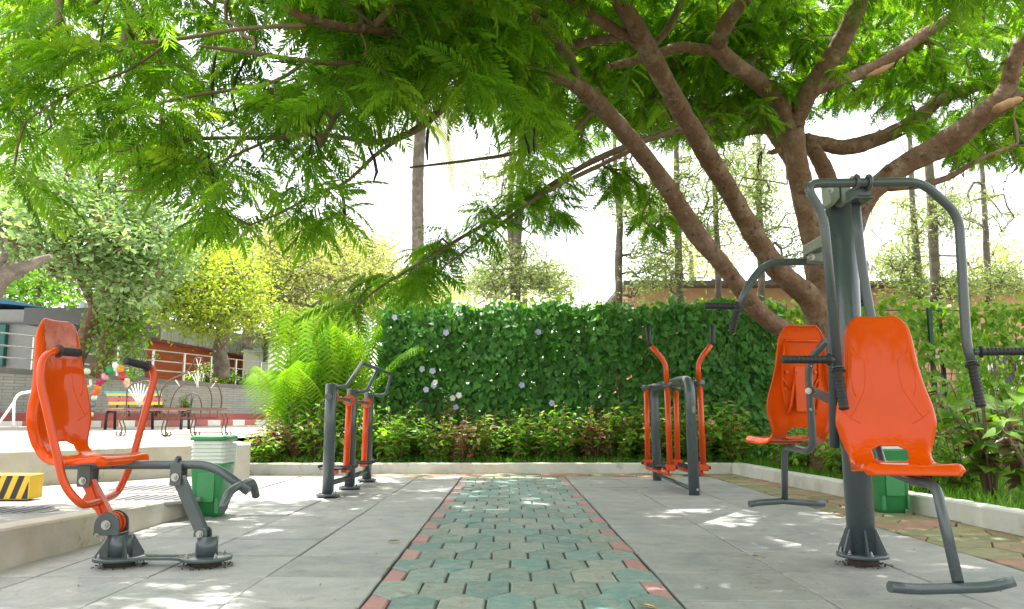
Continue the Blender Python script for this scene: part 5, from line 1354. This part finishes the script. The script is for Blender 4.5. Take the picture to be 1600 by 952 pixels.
# slender trees beyond the fence
SL = [('slim double-trunked tree rising behind the middle of the vine fence', [[(806, 475, 18, 18), (806, 400, 18, 16), (812, 300, 18, 13), (818, 180, 18, 10), (822, 60, 18, 6)], [(806, 415, 18, 12), (797, 350, 18, 11), (800, 250, 18, 9), (803, 120, 18, 6)]], [(800, 420, 18, 70, 50, 1.6, 1.6), (860, 440, 18, 50, 30, 1.2, 1), (790, 280, 18, 60, 60, 1.4, 1), (760, 440, 18, 40, 30, 1.2, 1)], 2600),
      ('slim dark tree forking high, right of the middle of the vine fence', [[(967, 478, 18, 12), (967, 400, 18, 12), (968, 340, 18, 10), (961, 270, 18, 8), (960, 150, 18, 6)], [(968, 345, 18, 8), (976, 270, 18, 6), (980, 160, 18, 4)]], [(985, 300, 18, 40, 60, 1.2, 1), (1000, 420, 18, 34, 50, 1.2, .8)], 900),
      ('slim tree standing left of the leaning lower limb, beyond the fence', [[(1063, 478, 17, 13), (1060, 400, 17, 12), (1058, 300, 17, 10), (1055, 180, 17, 7)]], [(1030, 340, 17, 45, 60, 1.2, 1), (1040, 420, 17, 40, 40, 1.2, 1), (1070, 280, 17, 30, 60, 1.2, .7)], 1300),
      ('slim dark tree seen between the two leaning limbs', [[(1123, 470, 18, 11), (1121, 400, 18, 10), (1117, 300, 18, 8), (1112, 180, 18, 6)]], [(1110, 340, 18, 36, 70, 1.2, 1), (1130, 260, 18, 40, 40, 1.2, 1)], 1000),
      ('slim tree with pale foliage just left of the two-seat machine', [[(1190, 475, 19, 12), (1189, 400, 19, 11), (1186, 300, 19, 9), (1185, 150, 19, 6)]], [(1185, 270, 19, 34, 60, 1.2, 1.4), (1180, 350, 19, 40, 50, 1.2, 1), (1240, 380, 19, 36, 60, 1.2, .6)], 1500),
      ('leaning dark tree, left one of the pair right of the machine', [[(1438, 475, 18, 13), (1432, 400, 18, 11), (1425, 300, 18, 9), (1420, 180, 18, 6)]], [(1430, 360, 18, 34, 60, 1.2, 1), (1400, 420, 18, 40, 40, 1.2, 1.2), (1425, 450, 18, 36, 20, 1, 1)], 1300),
      ('sturdier brown tree, right one of the pair right of the machine', [[(1461, 478, 16.5, 16), (1459, 400, 16.5, 15), (1455, 310, 16.5, 15), (1448, 200, 16.5, 12)]], [(1480, 330, 16.5, 30, 50, 1.2, 1), (1490, 450, 16.5, 40, 24, 1, 1)], 900),
      ('thin tree with bare side twigs near the right photo edge', [[(1545, 475, 18, 11), (1542, 400, 18, 10), (1537, 310, 18, 8), (1530, 200, 18, 6)]], [(1560, 440, 18, 50, 26, 1.2, 1.3), (1540, 330, 18, 60, 50, 1.4, .6)], 1000)]
for lab, tr, bl, n in SL:
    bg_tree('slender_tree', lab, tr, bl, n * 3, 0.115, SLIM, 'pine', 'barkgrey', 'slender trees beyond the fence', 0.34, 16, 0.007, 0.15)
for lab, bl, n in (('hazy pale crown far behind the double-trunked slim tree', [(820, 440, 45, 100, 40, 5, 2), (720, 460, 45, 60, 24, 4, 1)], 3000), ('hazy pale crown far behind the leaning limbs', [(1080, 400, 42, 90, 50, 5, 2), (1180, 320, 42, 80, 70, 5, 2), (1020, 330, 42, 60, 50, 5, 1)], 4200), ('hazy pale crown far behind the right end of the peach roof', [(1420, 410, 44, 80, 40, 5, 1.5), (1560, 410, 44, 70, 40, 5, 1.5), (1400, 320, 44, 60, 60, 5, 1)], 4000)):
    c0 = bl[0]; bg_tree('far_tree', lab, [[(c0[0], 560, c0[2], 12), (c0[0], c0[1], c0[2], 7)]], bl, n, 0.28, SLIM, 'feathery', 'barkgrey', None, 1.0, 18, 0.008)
# coconut palm
b = at(653, 620, 24)
cp = thing('coconut_palm', 'tall palm with ringed grey trunk and drooping fronds behind the fence', 'palm', (b.x, 24, b.z))
q = spline([(*at(654, 640, 24), .19), (*at(653, 480, 24), .19), (*at(653, 380, 24), .185), (*at(653, 280, 24), .18), (*at(657, 200, 24), .17), (*at(662, 150, 24), .16)], 14)
MB().tube([Vector(v[:3]) for v in q], [float(v[3]) * (1 + 0.05 * (i % 2)) for i, v in enumerate(q)], 14).build('trunk', M['barkgrey'], cp)
CF = palm_frond(3.4, R(34), 0.75, 46, 0.75, 0.022, 0.75); CF.materials.append(M['coco'])
ct = at(662, 152, 24)
for i in range(15):
    o = link('frond', CF, cp); o.location = ct - ORG[cp.name]; o.rotation_euler = (random.uniform(-.3, .3), random.uniform(-.5, .75), i * 0.42 + random.uniform(-.2, .2))
# ------------------------------------------------------------------ litter bins
def bin_(label, px0, px1, pyb, pyt, Y, lid):
    z0 = 0.0; a, b = at(px0, pyb, Y), at(px1, pyb, Y); cx = (a.x + b.x) / 2; w_ = b.x - a.x
    h = at(px0, pyt, Y).z
    t = thing('litter_bin', label, 'bin', (cx, Y + 0.15, 0), 'green litter bins')
    def ring_(z, s, r=0.25):
        o_ = []; hw, hd = w_ / 2 * s, 0.15 * s
        for sx, sy, a0 in ((1, 1, 0), (-1, 1, 90), (-1, -1, 180), (1, -1, 270)):
            for k in range(4):
                q = R(a0 + 30 * k); rr = 0.03
                o_.append((cx + sx * (hw - rr) + rr * math.cos(q), Y + 0.15 + sy * (hd - rr) + rr * math.sin(q), z))
        return o_
    hb = h * 0.66
    MB().rings([ring_(0.0, .66), ring_(0.03, .70), ring_(0.05, .80), ring_(hb * .96, 1.0), ring_(hb, 1.06)], True).build('body', M['binGreen'], t)
    for sx in (-1, 1): MB().box((cx + sx * w_ * 0.34, Y + 0.01, 0.09), (0.02, 0.03, 0.12), None, 0.004).build('foot_rib', M['binGreen'], t)
    MB().box((cx, Y + 0.012, hb * 0.55), (w_ * 0.5, 0.02, hb * 0.55), None, 0.006).build('front_panel', M['binGreen'], t)
    n = 6
    loops = []
    for i in range(n):
        za = hb + (h * 0.94 - hb) * i / n; zb = hb + (h * 0.94 - hb) * (i + 1) / n
        loops += [ring_(za, 1.02), ring_(za + (zb - za) * .7, .96), ring_(zb - 0.002, .93)]
    MB().rings(loops).build('louvred_sleeve', M['binPale'], t)
    MB().rings([ring_(h * .94, 1.06), ring_(h * .955, 1.10), ring_(h * .985, 1.08), ring_(h, .95)], True).build('lid', M['binGreen'], t)
    MB().tube(fillet([(cx + w_ * .55, Y + .15, h * .9), (cx + w_ * .68, Y + .15, h * .9), (cx + w_ * .68, Y + .15, h * .62), (cx + w_ * .55, Y + .15, h * .60)], 0.03), 0.010, 8).build('handle', M['binPale'], t)
bin_('green litter bin with pale louvred top, by the end of the terrace kerb', 292, 345, 803, 681, 6.55, True)
bin_('green litter bin half hidden behind the near orange seat', 1374, 1430, 800, 650, 6.75, True)

# ------------------------------------------------------------------ left background: painted kerb, ledge, brick wall, railing
ZP = 0.485
K0, K1 = at(0, 660, 20.3), at(410, 660, 29.5)
K0.z = K1.z = ZP; kd = (K1 - K0).normalized(); kn = Vector((-kd.y, kd.x, 0)); KA = K0 - kd * 18; KLn = (K1 - KA).length + 8
pk = prop(MB().box(KA + kd * KLn / 2 + kn * 0.12 + Vector((0, 0, 0.085)), (KLn, 0.2, 0.17), (kd, kn, Vector((0, 0, 1)))).build('painted_kerb', M['kwhite']), kind='structure')
n = 0; s = 0.0
while s < KLn - 0.6:
    MB().box(KA + kd * (s + 0.3) + kn * 0.11 + Vector((0, 0, 0.10)), (0.592, 0.22, 0.19), (kd, kn, Vector((0, 0, 1))), 0.012).build('kerb_block', M['kred' if n % 2 else 'kwhite'], pk)
    s += 0.6; n += 1
def along(name, mat, s0, s1, off, deep, z0, z1, parent=None, bev=0.0):
    return MB().box(KA + kd * (s0 + s1) / 2 + kn * (off + deep / 2) + Vector((0, 0, (z0 + z1) / 2 - ZP)), (s1 - s0, deep, z1 - z0), (kd, kn, Vector((0, 0, 1))), bev).build(name, M[mat], parent)
prop(along('planter_ledge', 'ledgered', 2, KLn - 2, 0.62, 0.16, 0.3, 0.90, None, 0.01), 'red painted planter ledge below the grey brick wall', 'ledge')
o = along('planter_soil', 'soil', 1, KLn - 1, 0.78, 1.3, 0.4, 0.84); o['kind'] = 'structure'
WO = 2.0
WT0, WT1 = at(0, 580, 22).z, at(400, 606, 31).z
bw = thing('brick_wall', 'long whitewashed brick wall below the steel railing', 'wall', KA + kn * WO)
def wz(s): return WT0 + (WT1 - WT0) * (s - 18) / (KLn - 26)
def wall_poly(off, deep, zlo, dz, name, mat, parent):
    a, b = KA + kn * off, KA + kd * KLn + kn * off
    mb = MB(); mb.prism([Vector((a.x, a.y, zlo if zlo is not None else wz(0))), Vector((b.x, b.y, zlo if zlo is not None else wz(KLn))), Vector((b.x, b.y, wz(KLn) + dz)), Vector((a.x, a.y, wz(0) + dz))], kn * deep)
    return mb.build(name, M[mat], parent)
wall_poly(WO, 0.25, 0.3, 0.0, 'wall', 'greybrick', bw)
wall_poly(WO - 0.04, 0.34, None, 0.13, 'coping', 'midgrey', bw)
sheet('upper_yard', [tuple(Vector((*(KA + kn * (WO + 0.2)).xy, 1.7))), tuple(Vector((*(KA + kd * KLn + kn * (WO + 0.2)).xy, 1.7))), (2, 70, 1.7), (-70, 70, 1.7)], M['pavement'])
rl = thing('steel_railing', 'three-bar steel railing on top of the grey brick wall', 'railing', KA + kn * WO)
RH = [0.98, 0.63, 0.30]
for dz in RH:
    a, b = KA + kn * (WO + 0.12), KA + kd * KLn + kn * (WO + 0.12)
    MB().tube([Vector((a.x, a.y, wz(0) + 0.13 + dz)), Vector((b.x, b.y, wz(KLn) + 0.13 + dz))], 0.021, 10).build('rail', M['inox'], rl)
for px in (-40, 48, 120, 182, 237, 286, 328, 367, 406):
    # where the sight line meets the wall line
    v = ray(px, 600); A_2 = KA + kn * (WO + 0.12); den = v.x * kd.y - v.y * kd.x
    tt = (A_2.x * kd.y - A_2.y * kd.x) / den; p = Vector((v.x * tt, v.y * tt, 0)); s = (p - A_2).dot(kd)
    MB().box(Vector((p.x, p.y, wz(s) + 0.13 + 0.49)), (0.06, 0.06, 1.0), (kd, kn, Vector((0, 0, 1))), 0.004).build('post', M['inox'], rl)
# plants behind the railing
for (px, Y, sc) in ((322, 30, 1.5), (352, 31, 1.4), (385, 32, 1.3), (300, 29.5, 1.1), (205, 27, 1.0)):
    p = at(px, 600, Y); place_shrub(random.choice(PG), p.x, p.y, random.random() * 6, sc, 'green_shrub', 'green shrub behind the railing ' + {322: 'right of the iron bench peak', 352: 'below the yellow-green tree trunk', 385: 'at its far right end', 300: 'at the iron bench peak', 205: 'above the slatted bench'}[px], 'shrubs behind the railing', 1.7)
for (px, py, Y) in ((132, 640, 21.8), (245, 640, 24.5), (288, 640, 26), (428, 645, 30)):
    p = at(px, py, Y); place_shrub(PG[0], p.x, p.y, random.random() * 6, 0.9, 'green_shrub', 'small green shrub at the foot of the grey brick wall ' + {132: 'under the statue', 245: 'behind the fan-backed chair', 288: 'seen through the onion-arched bench', 428: 'by the areca palm'}[px], 'shrubs at the wall foot', 0.82)
p = at(425, 655, 20)
t = thing('potted_plant', 'small round potted plant left of the areca palm, against the brick wall', 'potted plant', (p.x, p.y, ZP))
MB().lathe([(0.12, ZP), (0.18, ZP + 0.3), (0.20, ZP + 0.3), (0.16, ZP + 0.29)], (p.x, p.y, 0), 18).build('pot', M['terracotta'], t)
_, d = shrub_data(0.45, 0.30, 14, 12, 0.10)
T = frames(*d); T[:, :, 3] += np.array([p.x, p.y, ZP + 0.28]); scatter('foliage', *LEAF, T, rng.random(len(T)), M['yellowgreen'], t)

# ------------------------------------------------------------------ garden statue, arch of coloured pots, slatted bench, iron bench, hand rail
def zoom6(x, y, Y): return at(100 + x / 5, 520 + y / 5, Y)
SY = 21.0
sb = at(128, 658, SY); sb.z = 0.84
t = thing('garden_statue', 'pale green statue of a standing robed figure before the grey wall', 'statue', sb)
sc = 1.25 / 1.7
mb = MB(); mb.lathe([(0.26, -0.04), (0.26, 0.06), (0.2, 0.08), (0.2, 0.12)], sb, 16); mb.build('plinth', M['statue'], t)
mb = MB(); loops = []
for z, rx, ry in ((0.1, .25, .2), (0.25, .21, .17), (.5, .19, .15), (.75, .19, .14), (.92, .15, .12), (1.05, .17, .13), (1.2, .19, .13), (1.28, .17, .11), (1.34, .08, .07), (1.40, .06, .06), (1.44, .09, .10), (1.52, .105, .12), (1.60, .095, .11), (1.67, .04, .05)):
    loops.append([sb + Vector(((rx + 0.016 * math.sin(j * 4.2) * (z < 1)) * math.cos(2 * math.pi * j / 24) + 0.03 * math.sin(z * 2.5), ry * math.sin(2 * math.pi * j / 24), z)) * 1.0 * sc for j in range(24)])
loops = [[sb + (v - sb * sc) for v in lp] for lp in loops]
mb.rings(loops, True); mb.build('robed_figure', M['statue'], t)
for pts in ([(0.19, 0, 1.24), (0.27, -0.08, 1.02), (0.12, -0.22, 0.98)], [(-0.16, 0, 1.24), (-0.27, -0.06, 1.0), (-0.20, -0.16, 0.8)]):
    MB().tube(fillet([sb + Vector(q) * sc for q in pts], 0.05), [0.05 * sc * (1 - 0.05 * i) for i in range(8)], 10).build('arm', M['statue'], t)
MB().ball(sb + Vector((0.02, 0.05, 1.55)) * sc, 0.09, 10, 7).build('hair_bun', M['statue'], t)
# arch of pots
AY = 21.4
ab = at(185, 650, AY); ab.z = 0.84
t = thing('pot_arch', 'arched garland of painted garden pots in many colours by the grey wall', 'garden ornament', ab)
pots = [(227, 600, 20, 'pgrey'), (228, 555, 24, 'pgrey'), (234, 510, 22, 'pwhite'), (246, 465, 28, 'pverm'), (262, 430, 26, 'porange'), (262, 452, 24, 'pverm'), (272, 395, 26, 'pmag'), (292, 380, 24, 'pmag'), (318, 345, 27, 'ppink'), (358, 290, 32, 'pgreen'), (400, 255, 26, 'pwhite'), (405, 285, 20, 'pwhite'), (440, 285, 26, 'porange'), (456, 345, 28, 'pred'), (490, 385, 24, 'pcream'), (495, 415, 22, 'pcream')]
arch = [zoom6(x, y, AY) for x, y, r, m in pots]
MB().tube([Vector((arch[0].x, AY, 0.8))] + arch + [Vector((arch[-1].x + 0.1, AY, 0.8))], 0.02, 8).build('arch_rod', M['biron'], t)
for c, (x, y, r, mk) in zip(arch, pots):
    rr = r / 5 / F * AY; mb = MB(); ax = Vector((random.uniform(-.6, .6), random.uniform(-.6, 0), random.uniform(.4, 1))).normalized(); b_ = c - ax * rr
    mb.tube([b_, b_ + ax * rr * .2, b_ + ax * rr * .9, b_ + ax * rr * 1.5, b_ + ax * rr * 1.7, b_ + ax * rr * 2], [rr * .45, rr * .75, rr * 1.0, rr * .7, rr * .6, rr * .85], 12)
    mb.build('pot', M[mk], t)
# slatted bench
BY = 19.8
def slat(t, x0, x1, y0, y1, Y, mat, name='slat', th=0.03):
    a, b = zoom6(x0, y0, Y), zoom6(x1, y1, Y); c = (a + b) / 2
    return MB().box(c, (b.x - a.x, th, a.z - b.z), None, 0.006).build(name, M[mat], t)
b0 = zoom6(560, 680, BY)
t = thing('slatted_bench', 'slatted bench painted blue, yellow and pink on black iron legs', 'bench', (b0.x, BY, ZP))
slat(t, 320, 760, 455, 478, BY + .28, 'bblue'); slat(t, 335, 762, 474, 496, BY + .25, 'byellow'); slat(t, 343, 764, 506, 532, BY + .2, 'bpink'); slat(t, 350, 766, 538, 564, BY + .16, 'byellow')
for k, mk in enumerate(('bblue', 'byellow', 'bpink', 'bpink')):
    a = zoom6(372, 585, BY); b = zoom6(985, 640, BY); MB().box(Vector(((a.x + b.x) / 2, BY + 0.08 - 0.13 * k, a.z - 0.02 - 0.015 * k)), (b.x - a.x, 0.10, 0.03), None, 0.006).build('slat', M[mk], t)
for x in (385, 680, 965):
    p = zoom6(x, 600, BY)
    for sg in (-1, 1):
        MB().tube(fillet([Vector((p.x, BY + 0.1, p.z - 0.05)), Vector((p.x, BY + sg * 0.2 - 0.1, p.z - 0.06)), Vector((p.x, BY + sg * 0.24 - 0.1, ZP))], 0.08), 0.035, 8).build('leg', M['biron'], t)
    MB().tube(fillet([Vector((p.x, BY + 0.1, p.z - 0.05)), Vector((p.x, BY + 0.2, p.z + 0.1)), Vector((p.x, BY + 0.3, zoom6(x, 460, BY).z))], 0.08), 0.025, 8).build('back_support', M['biron'], t)
# ornate iron bench
IY = 12.6
ib = zoom6(850, 800, IY); ib.z = ZP
t = thing('iron_bench', 'ornate wrought iron bench with an onion-arched wire back and brown seat boards', 'bench', ib)
def wire(pts, r=0.009, name='wire', Y=IY, mat='iron', sm=True):
    q = [zoom6(x, y, Y) for x, y in pts]
    if sm and len(q) > 2: q = [Vector(v) for v in spline([tuple(v) for v in q], 6)]
    return MB().tube(q, r, 7).build(name, M[mat], t)
IB = IY + 0.32
def w2(pts, r=0.010, name='back_wire', mat='iron', sm=True): return wire(pts, r, name, IB, mat, sm)
w2([(742, 590), (745, 520), (770, 440), (830, 370), (920, 330), (975, 290), (1005, 245), (1030, 198)], 0.012, 'back_frame')
w2([(1225, 590), (1232, 520), (1215, 440), (1180, 385), (1130, 340), (1100, 300), (1085, 250), (1075, 198)], 0.012, 'back_frame')
w2([(830, 590), (845, 520), (880, 450), (930, 405), (980, 365), (1020, 320), (1040, 270)])
w2([(1150, 590), (1155, 520), (1140, 450), (1110, 400), (1080, 350), (1065, 300), (1060, 270)])
w2([(925, 590), (940, 530), (970, 490), (1005, 475), (1040, 485), (1065, 525), (1078, 590)])
w2([(1030, 198), (1075, 198), (1088, 240), (1050, 290), (1010, 245), (1030, 198)], 0.010, sm=False)
for q in (((1035, 200), (1050, 270), (1070, 200)), ((970, 300), (990, 350)), ((1020, 300), (1050, 420)), ((1075, 300), (1035, 420)), ((1048, 280), (1048, 430)), ((870, 370), (905, 420)), ((1190, 380), (1150, 430)), ((1095, 320), (1080, 380)), ((1000, 330), (1035, 400))): w2(q, 0.008, 'white_stay', 'white', sm=False)
w2([(485, 600), (490, 520), (495, 450), (530, 405), (600, 385), (660, 380), (715, 430), (738, 500), (742, 590)], 0.012, 'back_frame')
for k in range(7): w2(((590, 575), (500 + k * 26, 450 - 60 * math.sin(math.pi * (k + 0.6) / 7.5))), 0.009, 'fan_rod', 'white', sm=False)
w2([(715, 430), (790, 428)], 0.008, sm=False)
a, b = zoom6(470, 588, IY), zoom6(1222, 606, IY)
for k in range(4): MB().box(Vector(((a.x + b.x) / 2, IY + 0.02 + 0.085 * k, (a.z + b.z) / 2 + 0.004 * k)), (b.x - a.x, 0.075, 0.028), None, 0.004).build('seat_board', M['woodseat'], t)
for x in (490, 600, 740, 815, 900, 990, 1070, 1140, 1200): wire([(x, 606), (x - 4, 668)], 0.008, 'seat_wire', IY, sm=False)
wire([(740, 668), (1205, 666)], 0.009, 'seat_wire', sm=False)
for dY, dx in ((0, 0), (0.34, 28)):
    for x0, x1, fl in ((455, 470, -1), (760, 780, 1), (985, 985, 1), (1230, 1240, 1)):
        yb = 800
        wire([(x0 + dx + (0 if fl > 0 else 20), 625), (x0 + dx + 20 * fl, 680), (x0 + dx + 5 * fl, 740), (x0 + dx + 8 * fl, 795), (x0 + dx + 35 * fl, 808), (x0 + dx + 48 * fl, 790), (x0 + dx + 40 * fl, 775)], 0.011, 'leg', IY + dY)
wire([(470, 800), (980, 798)], 0.008, 'foot_rail', sm=False); wire([(985, 778), (1235, 780)], 0.008, 'foot_rail', IY + .34, sm=False)
# white pipe rail
t = thing('pipe_rail', 'bent white pipe handrail at the left photo edge', 'handrail', at(22, 668, 13))
py = 13.5
MB().tube(fillet([at(-40, 618, py), at(20, 617, py), at(50, 612, py)], .05), 0.022, 10)
MB().tube(fillet([at(21, 668, py), at(22, 625, py), at(30, 615, py), at(55, 611, py)], 0.12), 0.022, 10).build('rail', M['white'], t)
MB().tube([at(21, 630, py), at(-6, 668, py)], 0.020, 10).build('brace', M['white'], t)
MB().box(at(14, 669, py), (0.5, 0.3, 0.05), None, 0.01).build('base', M['pavement'], t)

# ------------------------------------------------------------------ buildings
gb = at(60, 560, 27)
t = thing('grey_building', 'grey flat-roofed building with deep fascia and blue sheet roof on the far left', 'building', (gb.x, 27, 1.7))
def slab_px(x0, x1, y0, y1, Y, deep, mat, parent, name, bev=0.0):
    a, b = at(x0, y1, Y), at(x1, y0, Y)
    return MB().box(((a.x + b.x) / 2, Y + deep / 2, (a.z + b.z) / 2), (b.x - a.x, deep, b.z - a.z), None, bev).build(name, M[mat], parent)
slab_px(-160, 108, 484, 596, 27, 6, 'midgrey', t, 'wall')
slab_px(36, 148, 481, 507, 25.6, 5, 'dkgrey', t, 'fascia')
slab_px(-160, 40, 503, 505.5, 26.9, 0.2, 'dkgrey', t, 'string_course')
slab_px(108, 116, 507, 592, 25.9, 0.2, 'midgrey', t, 'pillar')
slab_px(-60, 9, 507, 572, 26.8, 0.3, 'teal', t, 'door')
a = [at(-160, 462, 27), at(0, 466, 27), at(74, 481, 28), at(-160, 484, 27)]
mb = MB(); mb.prism([a[0], a[1], a[2], at(0, 474, 27), at(-160, 470, 27)], (0, 6, 0)); mb.build('sheet_roof', M['roofblue'], t)
# red brick building, receding to the right
ra, rb_ = at(112, 560, 31), at(418, 560, 42)
dr = (Vector((rb_.x, rb_.y, 0)) - Vector((ra.x, ra.y, 0))).normalized(); dn = Vector((-dr.y, dr.x, 0))
t = thing('red_building', 'long red brick building with a corrugated metal fascia behind the railing', 'building', (ra.x, ra.y, 1.7))
def face(name, mat, s0, s1, pts, deep=0.3, off=0.0):
    """pts: z at s0 bottom, s1 bottom, s1 top, s0 top"""
    A3 = Vector((ra.x, ra.y, 0)) + dn * off; p = [A3 + dr * s0 + Vector((0, 0, pts[0])), A3 + dr * s1 + Vector((0, 0, pts[1])), A3 + dr * s1 + Vector((0, 0, pts[2])), A3 + dr * s0 + Vector((0, 0, pts[3]))]
    return MB().prism(p, dn * deep).build(name, M[mat], t)
LR = (rb_ - ra).length
zt0, zt1 = at(112, 512, 31).z, at(418, 568, 42).z
zf0, zf1 = at(112, 478, 31).z, at(418, 536, 42).z
face('wall', 'redbrick', 0, LR + 3, (1.4, 1.4, zt1, zt0), 6)
A3 = Vector((ra.x, ra.y, 0))
face('fascia_board', 'ledgered', 0, LR + 3, (zt0 - 0.02, zt1 - 0.02, zt1 + 0.14, zt0 + 0.14), 0.4, -0.12)
mb = MB(); nn = int((LR + 3) / 0.24)
for k in range(nn):
    s0 = k * 0.24; s = s0 / LR
    z0, z1 = zt0 + (zt1 - zt0) * s, zf0 + (zf1 - zf0) * s
    p = A3 + dr * s0 - dn * 0.25
    mb.prism([p + Vector((0, 0, z0 + 0.14)), p + dr * 0.08 - dn * 0.05 + Vector((0, 0, z0 + 0.14)), p + dr * 0.16 - dn * 0.05 + Vector((0, 0, z0 + 0.14)), p + dr * 0.238 + Vector((0, 0, z0 + 0.14)), p + dr * 0.238 + dn * 0.06 + Vector((0, 0, z0 + 0.14)), p + dn * 0.06 + Vector((0, 0, z0 + 0.14))], (0, 0, z1 - z0))
M['corr'] = pbr('corrugated_sheet', (0.42, 0.44, 0.46), 0.45, metal=0.3, var=0.15, scale=1.2, dirt=(0.2, 0.2, 0.21), dirtscale=1.5, dirtlo=0.55, dirthi=0.75)
mb.build('corrugated_fascia', M['corr'], t)
for s0, s1 in ((LR * 0.80, LR * 0.88),): face('door', 'dkgrey', s0, s1, (1.7, 1.7, zt1 - 0.5, zt1 - 0.5), 0.2, -0.05)
face('wall_lamp', 'midgrey', LR * .66, LR * .70, (3.2, 3.2, 3.5, 3.5), 0.2, -0.15)
# white block with gridded window
wb_ = at(400, 540, 38)
t = thing('white_block', 'white flat-topped block with a gridded glass window left of the areca palm', 'building', (wb_.x, 38, 1.7))
slab_px(378, 421, 519, 600, 38, 4, 'white', t, 'wall')
f = slab_px(387, 411, 521, 549, 37.85, 0.1, 'glass', t, 'window')
for x in (387, 394.5, 403, 411): slab_px(x - .5, x + .5, 521, 549, 37.8, 0.06, 'white', f, 'frame')
for y in (521, 535, 549): slab_px(387, 411, y - .5, y + .5, 37.78, 0.05, 'white', f, 'frame')
slab_px(411, 418, 521, 566, 37.8, 0.2, 'dkgrey', t, 'pillar')
# white gate post behind the palm
p = at(573, 520, 15.5); t = thing('gate_post', 'white square post standing behind the areca palm', 'post', (p.x, 15.5, 0))
MB().box((p.x, 15.5, at(573, 498, 15.5).z / 2), (0.11, 0.11, at(573, 498, 15.5).z), None, 0.006).build('shaft', M['white'], t)
MB().box((p.x, 15.5, at(573, 497, 15.5).z), (0.15, 0.15, 0.05), None, 0.006).build('cap', M['white'], t)
# peach building beyond the fence on the right
PB = 20.5
t = thing('peach_building', 'long low peach building with dark eaves behind the right part of the fence', 'building', (at(1300, 560, PB).x, PB, 0))
slab_px(985, 1990, 446, 700, PB, 6, 'peach', t, 'wall')
slab_px(975, 2000, 439, 445.5, PB - 0.5, 7, 'roofdark', t, 'roof')
for k in range(30):
    x = 990 + k * 30 + 3; slab_px(x, x + 5, 436.5, 439.5, PB - 0.4, 0.15, 'roofdark', t, 'roof_cap')
slab_px(985, 1990, 612, 700, PB - 0.12, 0.1, 'pavement', t, 'plinth')
for x0, x1 in ((1502, 1592), (1640, 1740)):
    f = slab_px(x0, x1, 545, 606, PB - 0.03, 0.1, 'glassdark', t, 'window')
    slab_px(x0 - 3, x1 + 3, 604, 609, PB - 0.14, 0.15, 'white', f, 'sill'); slab_px((x0 + x1) / 2 - 2, (x0 + x1) / 2 + 2, 545, 604, PB - 0.07, 0.05, 'white', f, 'frame')
    slab_px(x0 - 3, x0, 543, 604, PB - 0.07, 0.05, 'white', f, 'frame'); slab_px(x1, x1 + 3, 543, 604, PB - 0.07, 0.05, 'white', f, 'frame')
# pale low building far behind the slim trees
# ------------------------------------------------------------------ fallen leaves
n_ = 420
P = [(random.uniform(-2.6, 3.3), 3.3 + 8 * random.random() ** 1.3, 0.006) for _ in range(n_)]
P = [(x, y, 0.006) for x, y, _ in P]
o = scatter('leaf_litter', *SLIM, frames(P, unit(n_) * np.array([1, 1, 0.1]), rng.normal(size=(n_, 3)) * 0.15 + np.array([0, 0, 1]), rng.uniform(0.010, 0.035, n_)), rng.random(n_), leafmat('litter', [(0.20, 0.13, 0.04), (0.10, 0.07, 0.03), (0.28, 0.22, 0.05), (0.14, 0.16, 0.03)], 0.1))
lf = []
me = bpy.data.meshes.new('dry_leaf'); me.from_pydata([tuple(v * 0.09) for v in LEAF[0]], [], [tuple(f) for f in LEAF[1]]); me.materials.append(M['deadleaf'])
for i, (px, py, lab) in enumerate(((907, 772, 'yellow dry leaf lying at the right edge of the teal path'), (996, 944, 'small yellow leaf lying on the near teal pavers'), (1176, 869, 'pale green leaf lying on the grey slabs left of the thick post'), (627, 845, 'curled dry leaf on the grey slab beside the path'))):
    g = gr(px, py, 0.014); o = link('fallen_leaf', me); o.location = g; o.rotation_euler = (random.uniform(-.2, .2), random.uniform(-.2, .2), random.uniform(0, 6)); prop(o, lab, 'leaf', 'fallen leaves on the paving')
